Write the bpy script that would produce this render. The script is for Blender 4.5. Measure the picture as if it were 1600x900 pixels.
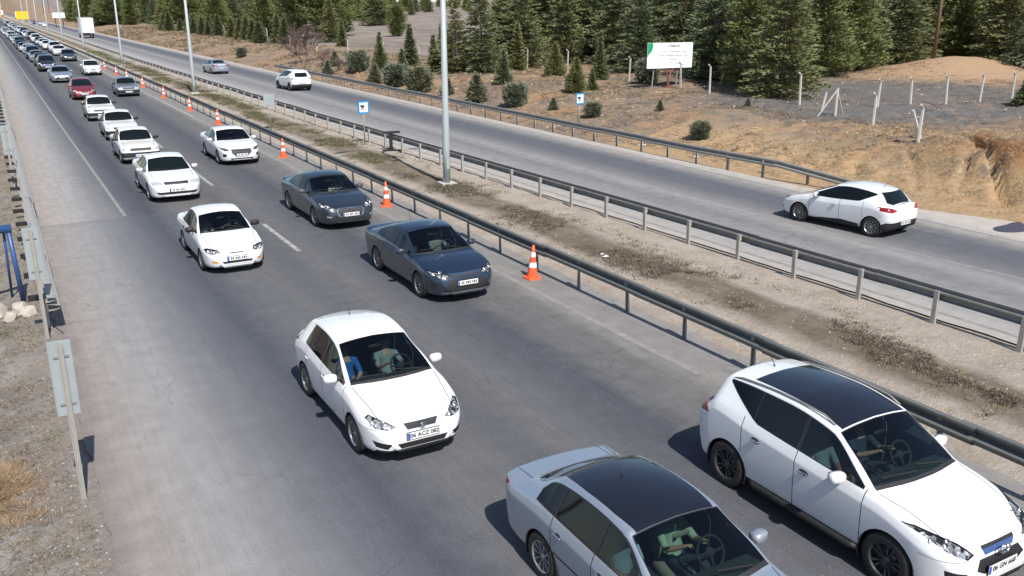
import bpy, bmesh, math, random
import numpy as np
from mathutils import Vector, Matrix, Quaternion, noise
from mathutils.bvhtree import BVHTree
R_ = math.radians
scene = bpy.context.scene
for o in list(bpy.data.objects): bpy.data.objects.remove(o)
C = scene.collection

# ------------------------------------------------------------------ camera
CAM_H = 6.7
FPX = 1400.0
def camera():
    cd = bpy.data.cameras.new('camera'); co = bpy.data.objects.new('camera', cd); C.objects.link(co)
    d = Vector((-838.0, 440.0, -FPX)).normalized()        # road direction seen in the camera frame
    t = math.atan2(d.y, -d.z)
    up = Vector((0, math.cos(t), math.sin(t)))
    x = d.cross(up)
    co.matrix_world = Matrix(((x.x, x.y, x.z, 0), (d.x, d.y, d.z, 0), (up.x, up.y, up.z, CAM_H), (0, 0, 0, 1)))
    cd.sensor_width = 36; cd.lens = 36*FPX/1600
    cd.clip_start = .2; cd.clip_end = 6000
    scene.camera = co
camera()

# ------------------------------------------------------------------ light
SUN_EL, SUN_AZ = 50.0, 186.0      # azimuth the light comes from, clockwise from +Y
world = bpy.data.worlds.new('World'); scene.world = world; world.use_nodes = True
wn = world.node_tree
sky = wn.nodes.new('ShaderNodeTexSky'); sky.sky_type = 'NISHITA'; sky.sun_disc = False
sky.sun_elevation = R_(SUN_EL); sky.sun_rotation = R_(SUN_AZ); sky.dust_density = 1.2; sky.altitude = 900
bg = wn.nodes['Background']; bg.inputs['Strength'].default_value = .10
wn.links.new(sky.outputs[0], bg.inputs['Color'])
sl = bpy.data.lights.new('sun', 'SUN'); sl.energy = 4.6; sl.angle = R_(.5); sl.color = (1, .965, .91)
so = bpy.data.objects.new('sun', sl); C.objects.link(so)
sd = Vector((math.sin(R_(SUN_AZ))*math.cos(R_(SUN_EL)), math.cos(R_(SUN_AZ))*math.cos(R_(SUN_EL)), math.sin(R_(SUN_EL))))
so.rotation_euler = (-sd).to_track_quat('-Z', 'Y').to_euler(); so.location = sd*60
vs = scene.view_settings
vs.view_transform = 'Standard'; vs.look = 'None'; vs.gamma = 1; vs.exposure = .42; vs.use_curve_mapping = False

# ------------------------------------------------------------------ helpers
def tag(o, label=None, cat=None, group=None, kind=None):
    if label: o['label'] = label
    if cat: o['category'] = cat
    if group: o['group'] = group
    if kind: o['kind'] = kind
    return o
def empty(name, loc=(0, 0, 0), rz=0):
    o = bpy.data.objects.new(name, None); C.objects.link(o); o.location = loc; o.rotation_euler = (0, 0, rz)
    o.empty_display_size = .3
    return o
def link(name, me, mat=None, parent=None, loc=None, rot=None):
    o = bpy.data.objects.new(name, me); C.objects.link(o)
    if mat is not None and not me.materials: me.materials.append(mat)
    if parent: o.parent = parent
    if loc is not None: o.location = loc
    if rot is not None: o.rotation_euler = rot
    return o
def bm_mesh(bm, name, smooth=False):
    me = bpy.data.meshes.new(name); bm.to_mesh(me); bm.free()
    if smooth: me.shade_smooth()
    return me
def pyd(name, v, f, smooth=False):
    me = bpy.data.meshes.new(name); me.from_pydata([tuple(a) for a in v], [], f); me.update()
    if smooth: me.shade_smooth()
    return me
class MB:
    """collects boxes, tubes and prisms into one mesh"""
    def __init__(s): s.v = []; s.f = []; s.m = []; s.cm = 0
    def add(s, v, f):
        n = len(s.v); s.v += [tuple(a) for a in v]; s.f += [tuple(i+n for i in q) for q in f]; s.m += [s.cm]*len(f)
    def box(s, c, d, M=None):
        x, y, z = d[0]/2, d[1]/2, d[2]/2
        v = [Vector((i*x, j*y, k*z)) for k in (-1, 1) for j in (-1, 1) for i in (-1, 1)]
        if M is not None: v = [M @ a for a in v]
        v = [a+Vector(c) for a in v]
        s.add(v, [(0, 2, 3, 1), (4, 5, 7, 6), (0, 1, 5, 4), (2, 6, 7, 3), (0, 4, 6, 2), (1, 3, 7, 5)])
    def bar(s, a, b, w, h=None):
        a = Vector(a); b = Vector(b); h = h or w; d = (b-a)
        q = d.to_track_quat('Y', 'Z').to_matrix()
        s.box((a+b)/2, (w, d.length, h), q)
    def tube(s, pts, rad, n=8, cap=True):
        pts = [Vector(p) for p in pts]
        if not hasattr(rad, '__len__'): rad = [rad]*len(pts)
        rings = []; up = Vector((0, 0, 1))
        for i, p in enumerate(pts):
            d = (pts[min(i+1, len(pts)-1)]-pts[max(i-1, 0)]).normalized()
            a = d.cross(up)
            if a.length < .1: a = d.cross(Vector((0, 1, 0)))
            a.normalize(); b = d.cross(a)
            rings.append([p+a*math.cos(2*math.pi*k/n)*rad[i]+b*math.sin(2*math.pi*k/n)*rad[i] for k in range(n)])
        v = [q for r in rings for q in r]
        f = [(i*n+k, i*n+(k+1) % n, (i+1)*n+(k+1) % n, (i+1)*n+k) for i in range(len(pts)-1) for k in range(n)]
        if cap: f += [tuple(range(n))[::-1], tuple((len(pts)-1)*n+k for k in range(n))]
        s.add(v, f)
    def lathe(s, prof, n=24, axis='z', c=(0, 0, 0)):
        v = []
        for r, h in prof:
            for k in range(n):
                a = 2*math.pi*k/n
                p = (r*math.cos(a), r*math.sin(a), h) if axis == 'z' else (h, r*math.cos(a), r*math.sin(a))
                v.append((p[0]+c[0], p[1]+c[1], p[2]+c[2]))
        m = len(prof)
        f = [(i*n+k, i*n+(k+1) % n, (i+1)*n+(k+1) % n, (i+1)*n+k) for i in range(m-1) for k in range(n)]
        s.add(v, f)
    def prism(s, pts, a, b, M=None):
        """polygon pts (u,v) extruded along third axis from a to b; M maps (u,v,w)"""
        n = len(pts); v = [Vector((p[0], p[1], w)) for w in (a, b) for p in pts]
        if M is not None: v = [M @ q for q in v]
        s.add(v, [tuple(range(n))[::-1], tuple(range(n, 2*n))]+[(i, (i+1) % n, n+(i+1) % n, n+i) for i in range(n)])
    def mesh(s, name, smooth=False, mats=None):
        me = pyd(name, s.v, s.f, smooth)
        if mats:
            for m in mats: me.materials.append(m)
            me.polygons.foreach_set('material_index', s.m)
        return me
    def build(s, name, mat, parent=None, smooth=False, loc=None, rot=None):
        return link(name, s.mesh(name, smooth), mat, parent, loc, rot)
def sharp(me, deg=35):
    me.set_sharp_from_angle(angle=R_(deg)); return me
def copy_tree(o, parent=None):
    c = o.copy(); C.objects.link(c)
    if parent: c.parent = parent
    for ch in o.children: copy_tree(ch, c)
    return c

# ------------------------------------------------------------------ materials
class NT:
    def __init__(s, name):
        s.m = bpy.data.materials.new(name); s.m.use_nodes = True; s.t = s.m.node_tree
        s.b = s.t.nodes['Principled BSDF']; s.out = s.t.nodes['Material Output']
    def n(s, typ, **k):
        a = s.t.nodes.new('ShaderNode'+typ)
        for q, v in k.items(): setattr(a, q, v)
        return a
    def l(s, a, b): s.t.links.new(a, b)
    def coord(s, kind='Object', scale=None):
        tc = s.n('TexCoord')
        if kind == 'World': o = s.n('NewGeometry').outputs['Position']
        else: o = tc.outputs[kind]
        if scale:
            mp = s.n('Mapping'); mp.inputs['Scale'].default_value = scale; s.l(o, mp.inputs['Vector']); o = mp.outputs[0]
        return o
    def noise(s, co, scale, detail=4, rough=.55):
        a = s.n('TexNoise'); a.inputs['Scale'].default_value = scale; a.inputs['Detail'].default_value = detail
        a.inputs['Roughness'].default_value = rough; s.l(co, a.inputs['Vector']); return a.outputs['Fac']
    def ramp(s, fac, stops, interp='LINEAR'):
        r = s.n('ValToRGB'); r.color_ramp.interpolation = interp; s.l(fac, r.inputs[0])
        e = r.color_ramp.elements
        while len(e) < len(stops): e.new(.5)
        for i, (p, c) in enumerate(stops):
            e[i].position = p; e[i].color = (c, c, c, 1) if not hasattr(c, '__len__') else (*c, 1)
        return r.outputs[0]
    def mix(s, f, a, b, mode='MIX'):
        m = s.n('Mix', data_type='RGBA', blend_type=mode)
        for i, x in ((0, f), (6, a), (7, b)):
            if isinstance(x, (int, float)): m.inputs[i].default_value = x
            elif hasattr(x, '__len__'): m.inputs[i].default_value = (*x, 1)
            else: s.l(x, m.inputs[i])
        return m.outputs[2]
    def math(s, op, a, b=None, c=None):
        m = s.n('Math', operation=op)
        for i, x in enumerate((a, b, c)):
            if x is None: continue
            if isinstance(x, (int, float)): m.inputs[i].default_value = x
            else: s.l(x, m.inputs[i])
        return m.outputs[0]
    def bump(s, h, dist, strength=1):
        b = s.n('Bump'); b.inputs['Distance'].default_value = dist; b.inputs['Strength'].default_value = strength
        s.l(h, b.inputs['Height']); s.l(b.outputs[0], s.b.inputs['Normal'])
    def col(s, x):
        if hasattr(x, '__len__'): s.b.inputs['Base Color'].default_value = (*x, 1)
        else: s.l(x, s.b.inputs['Base Color'])
    def set(s, **k):
        for q, v in k.items(): s.b.inputs[q.replace('_', ' ')].default_value = v
def simple(name, col, rough=.6, metal=0, var=.12, scale=8, bump=0, coat=0, spec=.5):
    m = NT(name); co = m.coord('Object')
    f = m.noise(co, scale, 5)
    m.col(m.mix(f, tuple(c*(1-var) for c in col), tuple(min(1, c*(1+var)) for c in col)))
    m.set(Roughness=rough, Metallic=metal, Coat_Weight=coat)
    m.b.inputs['Specular IOR Level'].default_value = spec
    if bump: m.bump(f, bump)
    return m.m
def paint(name, col, metal=0, rough=.35, dusty=.25, flake=False):
    """clear-coated car paint, dark on its inner side, with road dust low on the body"""
    m = NT(name); co = m.coord('Object')
    sep = m.n('SeparateXYZ'); m.l(co, sep.inputs[0])
    low = m.math('MULTIPLY_ADD', sep.outputs['Z'], -1.6, 1.25)
    n1 = m.noise(co, 2.5, 5)
    d = m.math('MULTIPLY', m.math('MULTIPLY', low, n1), dusty); d = m.math('MAXIMUM', m.math('MINIMUM', d, .6), 0.0)
    c = m.mix(d, col, (.33, .28, .22))
    bf = m.n('NewGeometry').outputs['Backfacing']
    m.col(m.mix(bf, c, (.02, .02, .022)))
    m.l(m.math('MULTIPLY_ADD', d, .5, rough), m.b.inputs['Roughness'])
    m.set(Metallic=metal, Coat_Roughness=.04)
    m.l(m.math('SUBTRACT', 1.0, m.math('ADD', bf, d)), m.b.inputs['Coat Weight'])
    if flake:
        f = m.n('TexVoronoi'); f.inputs['Scale'].default_value = 900; m.l(co, f.inputs['Vector'])
        m.bump(f.outputs['Distance'], .0006, .25)
    return m.m
def glass_mat(name, tint, trans=.5, ior=1.62):
    """car window: reflects by Fresnel, lets `trans` of the light through"""
    m = NT(name); t = m.t
    t.nodes.remove(m.b)
    tr = m.n('BsdfTransparent'); tr.inputs[0].default_value = (*[trans*c for c in tint], 1)
    gl = m.n('BsdfGlossy'); gl.inputs['Roughness'].default_value = .02
    fr = m.n('Fresnel'); fr.inputs[0].default_value = ior
    mx = m.n('MixShader'); m.l(fr.outputs[0], mx.inputs[0]); m.l(tr.outputs[0], mx.inputs[1]); m.l(gl.outputs[0], mx.inputs[2])
    m.l(mx.outputs[0], m.out.inputs[0])
    return m.m
M = {}
M['white'] = paint('white_paint', (.73, .735, .74), rough=.3)
M['pearl'] = paint('pearl_white_paint', (.75, .755, .76), rough=.28, dusty=.15)
M['cream'] = paint('old_white_paint', (.72, .71, .67), rough=.42, dusty=.5)
M['silver'] = paint('silver_paint', (.36, .41, .48), metal=.55, rough=.36, flake=True)
M['navy'] = paint('dark_blue_paint', (.011, .022, .046), metal=.2, rough=.3, dusty=.10, flake=True)
M['slate'] = paint('slate_grey_paint', (.017, .024, .036), metal=.2, rough=.32, dusty=.10, flake=True)
M['red'] = paint('dark_red_paint', (.20, .012, .014), metal=.2, rough=.3)
M['black'] = paint('black_paint', (.016, .017, .02), rough=.3)
M['greyblue'] = paint('grey_blue_paint', (.24, .27, .31), metal=.45, rough=.4)
M['rooffilm'] = simple('gloss_black_roof', (.010, .012, .018), rough=.16, coat=.6, var=.05, spec=.35)
M['glass'] = simple('tinted_window_glass', (.005, .008, .008), rough=.04, var=.02, coat=0, spec=.42)
M['clear'] = glass_mat('windscreen_glass', (.80, 1, .96), .60)
M['smoke'] = glass_mat('tinted_side_glass', (.8, .9, .95), .22)
M['trim'] = simple('black_rubber_trim', (.018, .018, .019), rough=.55)
M['plastic'] = simple('grey_black_plastic', (.014, .014, .015), rough=.6, bump=.0006, scale=300)
M['chrome'] = simple('chrome', (.7, .71, .72), rough=.14, metal=1, var=.03)
M['alloy'] = simple('alloy_wheel_metal', (.42, .43, .44), rough=.34, metal=.75, var=.1)
M['alloydark'] = simple('dark_alloy_wheel', (.10, .10, .105), rough=.35, metal=.6)
M['tyre'] = simple('tyre_rubber', (.022, .021, .02), rough=.85, var=.3, bump=.001, scale=60)
M['cabin'] = simple('cabin_cloth', (.030, .030, .033), rough=.9, bump=.001, scale=90)
M['cabinlight'] = simple('light_cabin_cloth', (.20, .18, .15), rough=.9, bump=.001, scale=90)
M['lens'] = glass_mat('lamp_lens', (1, 1, 1), .92)
M['reflector'] = simple('lamp_reflector', (.55, .56, .58), rough=.2, metal=.9)
M['lampdark'] = simple('lamp_bowl', (.12, .125, .135), rough=.25, metal=.5)
M['lampwhite'] = simple('clear_lamp', (.50, .52, .54), rough=.12, metal=.3, scale=25, var=.35, coat=1)
M['lampred'] = simple('red_tail_lamp', (.24, .010, .012), rough=.12, scale=14, var=.3, coat=1)
M['amber'] = simple('amber_lamp', (.75, .28, .04), rough=.15, coat=1)
M['plate'] = simple('number_plate_white', (.78, .78, .77), rough=.4, var=.03)
M['plateblue'] = simple('number_plate_blue', (.02, .09, .42), rough=.4)
M['bluebar'] = simple('chrome_painted_blue_reflection', (.07, .14, .36), rough=.25, metal=.4)  # blue reflection on the chrome bar is put into its base colour
M['ink'] = simple('plate_lettering', (.012, .012, .013), rough=.5)

def bowl():
    m = NT('faceted_lamp_bowl'); co = m.coord('Object'); v = m.n('TexVoronoi'); v.inputs['Scale'].default_value = 16; m.l(co, v.inputs['Vector'])
    m.col(m.mix(m.ramp(v.outputs['Color'], [(.35, 0), (.6, 1)]), (.05, .055, .065), (.72, .74, .78))); m.set(Roughness=.25, Metallic=.6); m.bump(v.outputs['Distance'], .02, .8); return m.m
M['bowl'] = bowl()
# ------------------------------------------------------------------ cars
def pchip(pts):
    x = np.array([p[0] for p in pts], float); y = np.array([p[1] for p in pts], float)
    h = np.diff(x); d = np.diff(y)/h; m = np.zeros(len(x))
    for i in range(1, len(x)-1):
        if d[i-1]*d[i] > 0:
            w1 = 2*h[i]+h[i-1]; w2 = h[i]+2*h[i-1]; m[i] = (w1+w2)/(w1/d[i-1]+w2/d[i])
    m[0] = d[0]; m[-1] = d[-1]
    def f(t):
        t = min(max(t, x[0]), x[-1]); i = min(max(int(np.searchsorted(x, t))-1, 0), len(h)-1)
        u = (t-x[i])/h[i]
        return float((2*u**3-3*u*u+1)*y[i]+(u**3-2*u*u+u)*h[i]*m[i]+(-2*u**3+3*u*u)*y[i+1]+(u**3-u*u)*h[i]*m[i+1])
    return f
def fillet(P, r, n):
    """P: list of 2D points; r[i] fillet distance; n[i] points used at corner"""
    out = [P[0]]
    for i in range(1, len(P)-1):
        a, b, c = P[i-1], P[i], P[i+1]
        la = math.dist(a, b); lc = math.dist(b, c)
        d = min(r[i], .46*la, .46*lc)
        ua = ((a[0]-b[0])/max(la, 1e-6)*d, (a[1]-b[1])/max(la, 1e-6)*d); uc = ((c[0]-b[0])/max(lc, 1e-6)*d, (c[1]-b[1])/max(lc, 1e-6)*d)
        for k in range(n[i]):
            t = k/(n[i]-1) if n[i] > 1 else .5
            out.append((b[0]+ua[0]*(1-t)**2+uc[0]*t*t, b[1]+ua[1]*(1-t)**2+uc[1]*t*t))
    out.append(P[-1]); return out
def hull(pts):
    pts = sorted(set((round(a, 4), round(b, 4)) for a, b in pts))
    def half(p):
        o = []
        for q in p:
            while len(o) > 1 and (o[-1][0]-o[-2][0])*(q[1]-o[-2][1])-(o[-1][1]-o[-2][1])*(q[0]-o[-2][0]) <= 1e-5: o.pop()
            o.append(q)
        return o[:-1]
    return half(pts)+half(pts[::-1])
def inset(poly, d):
    n = len(poly); L_ = []
    for i in range(n):
        a, b = poly[i], poly[(i+1) % n]; e = (b[0]-a[0], b[1]-a[1]); l = math.hypot(*e); nn = (-e[1]/l, e[0]/l)
        L_.append((a[0]+nn[0]*d, a[1]+nn[1]*d, *nn))
    out = poly
    for (px, py, nx, ny) in L_: out = clip(out, px, py, nx, ny)
    return out
def clip(poly, px, py, nx, ny):
    out = []
    for i in range(len(poly)):
        a, b = poly[i], poly[(i+1) % len(poly)]
        da = (a[0]-px)*nx+(a[1]-py)*ny; db = (b[0]-px)*nx+(b[1]-py)*ny
        if da >= 0: out.append(a)
        if da*db < 0:
            t = da/(da-db); out.append((a[0]+(b[0]-a[0])*t, a[1]+(b[1]-a[1])*t))
    return out
def strip(poly, s0, s1): return clip(clip(poly, s0, 0, 1, 0), s1, 0, -1, 0)

AX = {'side': (1, 2), 'front': (0, 2), 'top': (0, 1)}
def region(bm, lay, poly, ax, pred, code):
    """cut the body mesh along a convex outline and give the faces inside a region code"""
    i, j = AX[ax]
    if len(poly) < 3: return
    area = sum(poly[k][0]*poly[(k+1) % len(poly)][1]-poly[(k+1) % len(poly)][0]*poly[k][1] for k in range(len(poly)))
    if area < 0: poly = poly[::-1]
    x0 = min(p[0] for p in poly)-.001; x1 = max(p[0] for p in poly)+.001; y0 = min(p[1] for p in poly)-.001; y1 = max(p[1] for p in poly)+.001
    cand = []
    for f in bm.faces:
        u = [v.co[i] for v in f.verts]; w = [v.co[j] for v in f.verts]
        if max(u) < x0 or min(u) > x1 or max(w) < y0 or min(w) > y1: continue
        if pred(f): cand.append(f)
    for k in range(len(poly)):
        a, b = poly[k], poly[(k+1) % len(poly)]
        e = (b[0]-a[0], b[1]-a[1]); l = math.hypot(*e)
        if l < 1e-5: continue
        no = [0, 0, 0]; no[i] = -e[1]/l; no[j] = e[0]/l; co = [0, 0, 0]; co[i] = a[0]; co[j] = a[1]
        g = set(cand)
        for f in cand: g.update(f.edges); g.update(f.verts)
        r = bmesh.ops.bisect_plane(bm, geom=list(g), dist=1e-5, plane_co=co, plane_no=no)
        no = Vector(no); co = Vector(co)
        fs = set(x for x in r['geom'] if isinstance(x, bmesh.types.BMFace)) | set(f for f in cand if f.is_valid)
        cand = [f for f in fs if f.is_valid and (f.calc_center_median()-co).dot(no) > 0]
    for f in cand: f[lay] = code
    return cand

RIMS = {}
def rim_mesh(R, style):
    key = (round(R, 3), style)
    if key in RIMS: return RIMS[key]
    rr = R*.66
    t = MB(); prof = [(rr*.98, .085), (rr*1.02, .10), (R*.86, .105), (R*.96, .095), (R, .07), (R, -.08), (R*.95, -.10), (rr, -.10), (rr*.97, 0)]
    t.lathe(prof, 32, 'x'); tyre = sharp(t.mesh('tyre', True), 50)
    m = MB(); m.lathe([(rr*1.01, .092), (rr*.97, .098), (rr*.93, .085), (rr*.92, -.05)], 32, 'x')
    ns = {'five': 5, 'ten': 10, 'multi': 9, 'cover': 7}[style]
    m.lathe([(0.001, .074), (R*.10, .074), (R*.14, .060), (R*.15, .03)], 16, 'x')
    for k in range(ns):
        a = 2*math.pi*k/ns
        pairs = [(-.10, .10)] if style in ('multi', 'ten') else [(-.2, .2)]
        if style == 'five': pairs = [(-.26, -.08), (.08, .26)]
        for lo, hi in pairs:
            def P(r, an, x): return (x, r*math.cos(an), r*math.sin(an))
            i0, i1 = R*.10, rr*.95; c = (lo+hi)/2; w0 = (hi-lo)*.9; w1 = (hi-lo)*.62
            if style == 'cover': w1 = (hi-lo)*1.1
            v = [P(i0, a+c-w0*.6, .070), P(i0, a+c+w0*.6, .070), P(i1, a+c*1.15+w1*.5, .088), P(i1, a+c*1.15-w1*.5, .088),
                 P(i0, a+c-w0*.6, .03), P(i0, a+c+w0*.6, .03), P(i1, a+c*1.15+w1*.5, .04), P(i1, a+c*1.15-w1*.5, .04)]
            m.add(v, [(0, 1, 2, 3), (0, 3, 7, 4), (1, 5, 6, 2), (7, 6, 5, 4), (0, 4, 5, 1)])
    rim = sharp(m.mesh('rim', True), 30)
    b = MB(); b.lathe([(.001, .0), (rr*.96, .0)], 24, 'x'); b.lathe([(.001, .03), (rr*.55, .03), (rr*.55, .0)], 20, 'x'); back = b.mesh('brake_disc', False)
    RIMS[key] = (tyre, rim, back); return RIMS[key]

def blob(name, sc, mat, parent, loc, rot=(0, 0, 0), pw=2.6, n=12):
    """rounded-box (superellipsoid) form"""
    v = []; f = []
    def sg(a, e): return math.copysign(abs(a)**(2/e), a)
    for i in range(n+1):
        th = -math.pi/2+math.pi*i/n
        for k in range(2*n):
            ph = 2*math.pi*k/(2*n)
            v.append((sc[0]*sg(math.cos(th), pw)*sg(math.cos(ph), pw), sc[1]*sg(math.cos(th), pw)*sg(math.sin(ph), pw), sc[2]*sg(math.sin(th), pw)))
    for i in range(n):
        for k in range(2*n): f.append((i*2*n+k, i*2*n+(k+1) % (2*n), (i+1)*2*n+(k+1) % (2*n), (i+1)*2*n+k))
    me = pyd(name, v, f, True)
    return link(name, me, mat, parent, loc, rot)

def text_mesh(s, size, ext=.001, bold=0, align='CENTER'):
    cu = bpy.data.curves.new('lettering', 'FONT'); cu.body = s; cu.size = size; cu.extrude = ext; cu.offset = bold
    cu.align_x = align; cu.align_y = 'CENTER'; cu.resolution_u = 3
    o = bpy.data.objects.new('lettering', cu); C.objects.link(o)
    dg = bpy.context.evaluated_depsgraph_get(); me = bpy.data.meshes.new_from_object(o.evaluated_get(dg))
    bpy.data.objects.remove(o); bpy.data.curves.remove(cu); me.name = 'lettering'
    return me

def make_car(name, S):
    L, W, H = S['L'], S['W'], S['H']; w = W/2; FO, WB, R = S['FO'], S['WB'], S['R']
    g0 = S.get('clear', .19)
    nz, hz = S['nose'], S['hood']            # nose lip height, hood leading height
    cs, cz = S['cowl']; ws, wz = S['ws']     # windscreen base / top
    re, rz = S['roof_end']; ds, dz = S['deck']; tz = S['tail']
    top = [(0, nz-.16), (.012, nz-.07), (.04, nz), (.11, hz-.035), (.2, hz)]
    top += S.get('hoodpts', [])
    top += [(cs-.06, cz-.02), (cs, cz), (cs+.05, cz+.045), (ws-.03, wz-.02), (ws+.06, wz+.018)]
    pk = S.get('peak', ((ws+re)/2, H)); top += [(pk[0], pk[1]), (re-.05, rz+.012), (re+.03, rz-.015)]
    if ds-re > .12: top += [(ds-.04, dz+.03)]
    top += [(ds+.05, dz-.004)]
    top += S.get('deckpts', [])
    tl = S.get('tailpts') or [(L-.10, tz), (L-.05, tz-.03), (L-.015, tz-.13), (L, tz-.3)]
    top += tl
    top = [p for i, p in enumerate(top) if i == 0 or p[0] > top[i-1][0]+1e-4]
    ft = pchip(top)
    zb_ = S['belt']                          # list of (s,z)
    fb = pchip([(0, nz-.22), (.05, nz-.06), (.2, min(zb_[0][1], hz)-.06)]+zb_+[(L-.12, tz-.05), (L-.04, tz-.14), (L, tz-.36)])
    kx = S.get('xroof', .705)
    fx = pchip([(0, w*.84), (.3, w*.80), (cs-.05, w*.865), (cs+.25, w*.85), (ws, w*(kx+.015)), ((ws+re)/2, w*kx), (re, w*(kx-S.get('rtaper', .015))), ((re+ds)/2, w*(kx+.03) if ds-re > .2 else w*(kx)), (ds, w*.76 if ds-re > .2 else w*(kx+.04)), (L-.1, w*.80), (L, w*.84)])
    bow = S.get('bow', .11); sl_ = (wz-cz)/(ws-cs)
    rb = S.get('rbow', .06); slr = (rz-dz)/max(ds-re, .12); slr = min(slr, 1.2)
    fc = pchip([(0, .03), (cs-.12, .035), (cs-.02, .04), (cs+.10, .05+bow*sl_*.7), ((cs+ws)/2+.1, .05+bow*sl_*.55), (ws+.08, .055), ((ws+re)/2, .05), (re-.05, .055), ((re+ds)/2+.02, .05+rb*slr), (ds+.04, .045), (L, .03)])
    e0, ea = S.get('e0', .52), S.get('ea', .60); r0, ra = S.get('r0', .66), S.get('ra', .38)
    pe = S.get('pe', 2.2)
    def fe(s):
        a = 1.0
        if s < ea: a = e0+(1-e0)*(1-(1-s/ea)**pe)**(1/pe)
        t = L-s
        if t < ra: a = min(a, r0+(1-r0)*(1-(1-t/ra)**2.2)**(1/2.2))
        return a
    fbot = pchip([(0, g0+.12), (.04, g0+.06), (.15, g0+.02), (.5, g0), (L-.6, g0), (L-.2, g0+.05), (L-.05, g0+.10), (L, g0+.18)])
    wmz = S.get('wmz', .56)
    ss = set([0, L])
    for a in (.012, .04, .08, .13, .2, .28, .37): ss.add(a); ss.add(L-a)
    n = int((L-.8)/.055)
    for i in range(n+1): ss.add(.42+(L-.84)*i/n)
    for a in (cs-.03, cs, cs+.03, ws-.03, ws, ws+.04, re-.03, re+.02, ds-.03, ds+.02): ss.add(a)
    ss = sorted(ss); ss = [s for i, s in enumerate(ss) if i == 0 or s-ss[i-1] > .007]
    rings = []
    rsh = S.get('rsh', .045); rro = S.get('rroof', .055)
    for s in ss:
        e = fe(s); zt = ft(s); c_ = fc(s); bot = min(fbot(s), zt-.2)
        zc = zt-c_; zb = min(fb(s), zc-.012); xc = fx(s); xb = w*S.get('wbelt', .955)
        cabin = max(0, min(1, (zc-zb)/.25))
        h_ = zb-bot; wz2 = bot+min(.36, h_*.52)
        low = w*S.get('wlow', .955)
        P = [(0, bot), (.58*w, bot), (low-.05, bot), (low, bot+.07), (w*.988, wz2+.02), (w*1.0, zb-min(.12, .22*h_)), (xb, zb), (min(xc, xb-.01), zc), (xc*.55, zt-c_*.27), (0, zt)]
        rr = [0, .03, .03, .05, .14, .018, rsh, rro, .18, 0]; nn = [1, 1, 2, 3, 4, 3, 4, 5, 3, 1]
        q = fillet(P, rr, nn)
        q2 = []
        for k in range(len(q)-1):
            q2.append(q[k]); dd = math.dist(q[k], q[k+1])
            # fixed mid points on the long spans keep topology constant
        q2.append(q[-1])
        rings.append([(x*e, s, z) for x, z in q2])
    m = len(rings[0]); bm = bmesh.new(); lay = bm.faces.layers.int.new('reg')
    V = []
    for r in rings:
        right = [bm.verts.new((x, s-L/2, z)) for x, s, z in r]
        left = [right[0]]+[bm.verts.new((-x, s-L/2, z)) for x, s, z in r[1:-1]]+[right[-1]]
        V.append((right, left))
    for i in range(len(V)-1):
        for sd_ in (0, 1):
            a, b = V[i][sd_], V[i+1][sd_]
            for k in range(m-1):
                q = (a[k], b[k], b[k+1], a[k+1]) if sd_ == 0 else (a[k+1], b[k+1], b[k], a[k])
                bm.faces.new(q)
    for idx in (0, -1):
        rgt, lft = V[idx]
        for k in range(m-1):
            if k == 0: q = (lft[1], rgt[0], rgt[1]) if False else (rgt[0], rgt[1], lft[1])
            elif k == m-2: q = (rgt[k], rgt[k+1], lft[k])
            else: q = (rgt[k], rgt[k+1], lft[k+1], lft[k])
            try: bm.faces.new(q)
            except ValueError: pass
    bmesh.ops.recalc_face_normals(bm, faces=bm.faces)
    # ---- outlines. codes: 1 arch(delete) 2 trim 3.. windows
    y_ = lambda s: s-L/2
    names = {}
    code = [10]
    def reg(nm, mat, poly, ax, pred, off=0.0, label=None):
        code[0] += 1; names[code[0]] = (nm, mat, off, label)
        region(bm, lay, poly, ax, pred, code[0])
        return code[0]
    def sidep(sg, zmin=-1): return lambda f: f.calc_center_median().x*sg > .30*w and abs(f.normal.x) > .25 and f.calc_center_median().z > zmin
    frontp = lambda f: f.calc_center_median().y < -L/2+.75 and f.normal.y < -.12
    rearp = lambda f: f.calc_center_median().y > L/2-.8 and f.normal.y > .12
    topp = lambda f: f.normal.z > .15 and f.calc_center_median().z > .6
    glass_side = S.get('sideglass', 'glass'); glass_ws = S.get('wsglass', 'glass')
    # side windows (daylight opening)
    a0, a1 = S['dlo']; lo = S.get('dlo_low', .028); up_ = S.get('dlo_up', .04)
    pts = []
    for k in range(25):
        s = a0+(a1-a0)*k/24
        zt_ = ft(s)-fc(s)-up_; zl = fb(s)+lo
        kk = S.get('dlo_kick')
        if kk and s > kk: zl += (zt_-zl-.03)*((s-kk)/(a1-kk))**1.15
        elif k == 24 and not kk: zt_ = min(zt_, zl+S.get('dlo_rear', .12))
        if zt_ > zl+.01: pts += [(y_(s), zt_), (y_(s), zl)]
    pts.append((y_(S.get('dlo_nose', a0)), fb(a0)+lo))
    pts += [(y_(s), z) for s, z in S.get('dlo_extra', [])]
    D = hull(pts)
    wins = S['wins']
    for sg in (-1, 1):
        pr = sidep(sg, .5)
        if S.get('dlotrim', True): reg('window_trim', S.get('trimmat', 'trim'), D, 'side', pr)
        Di = inset(D, S.get('trimw', .016))
        for (s0, s1, sub) in wins:
            reg('side_window', glass_side, strip(Di, y_(s0), y_(s1)), 'side', pr, -.004)
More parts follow.
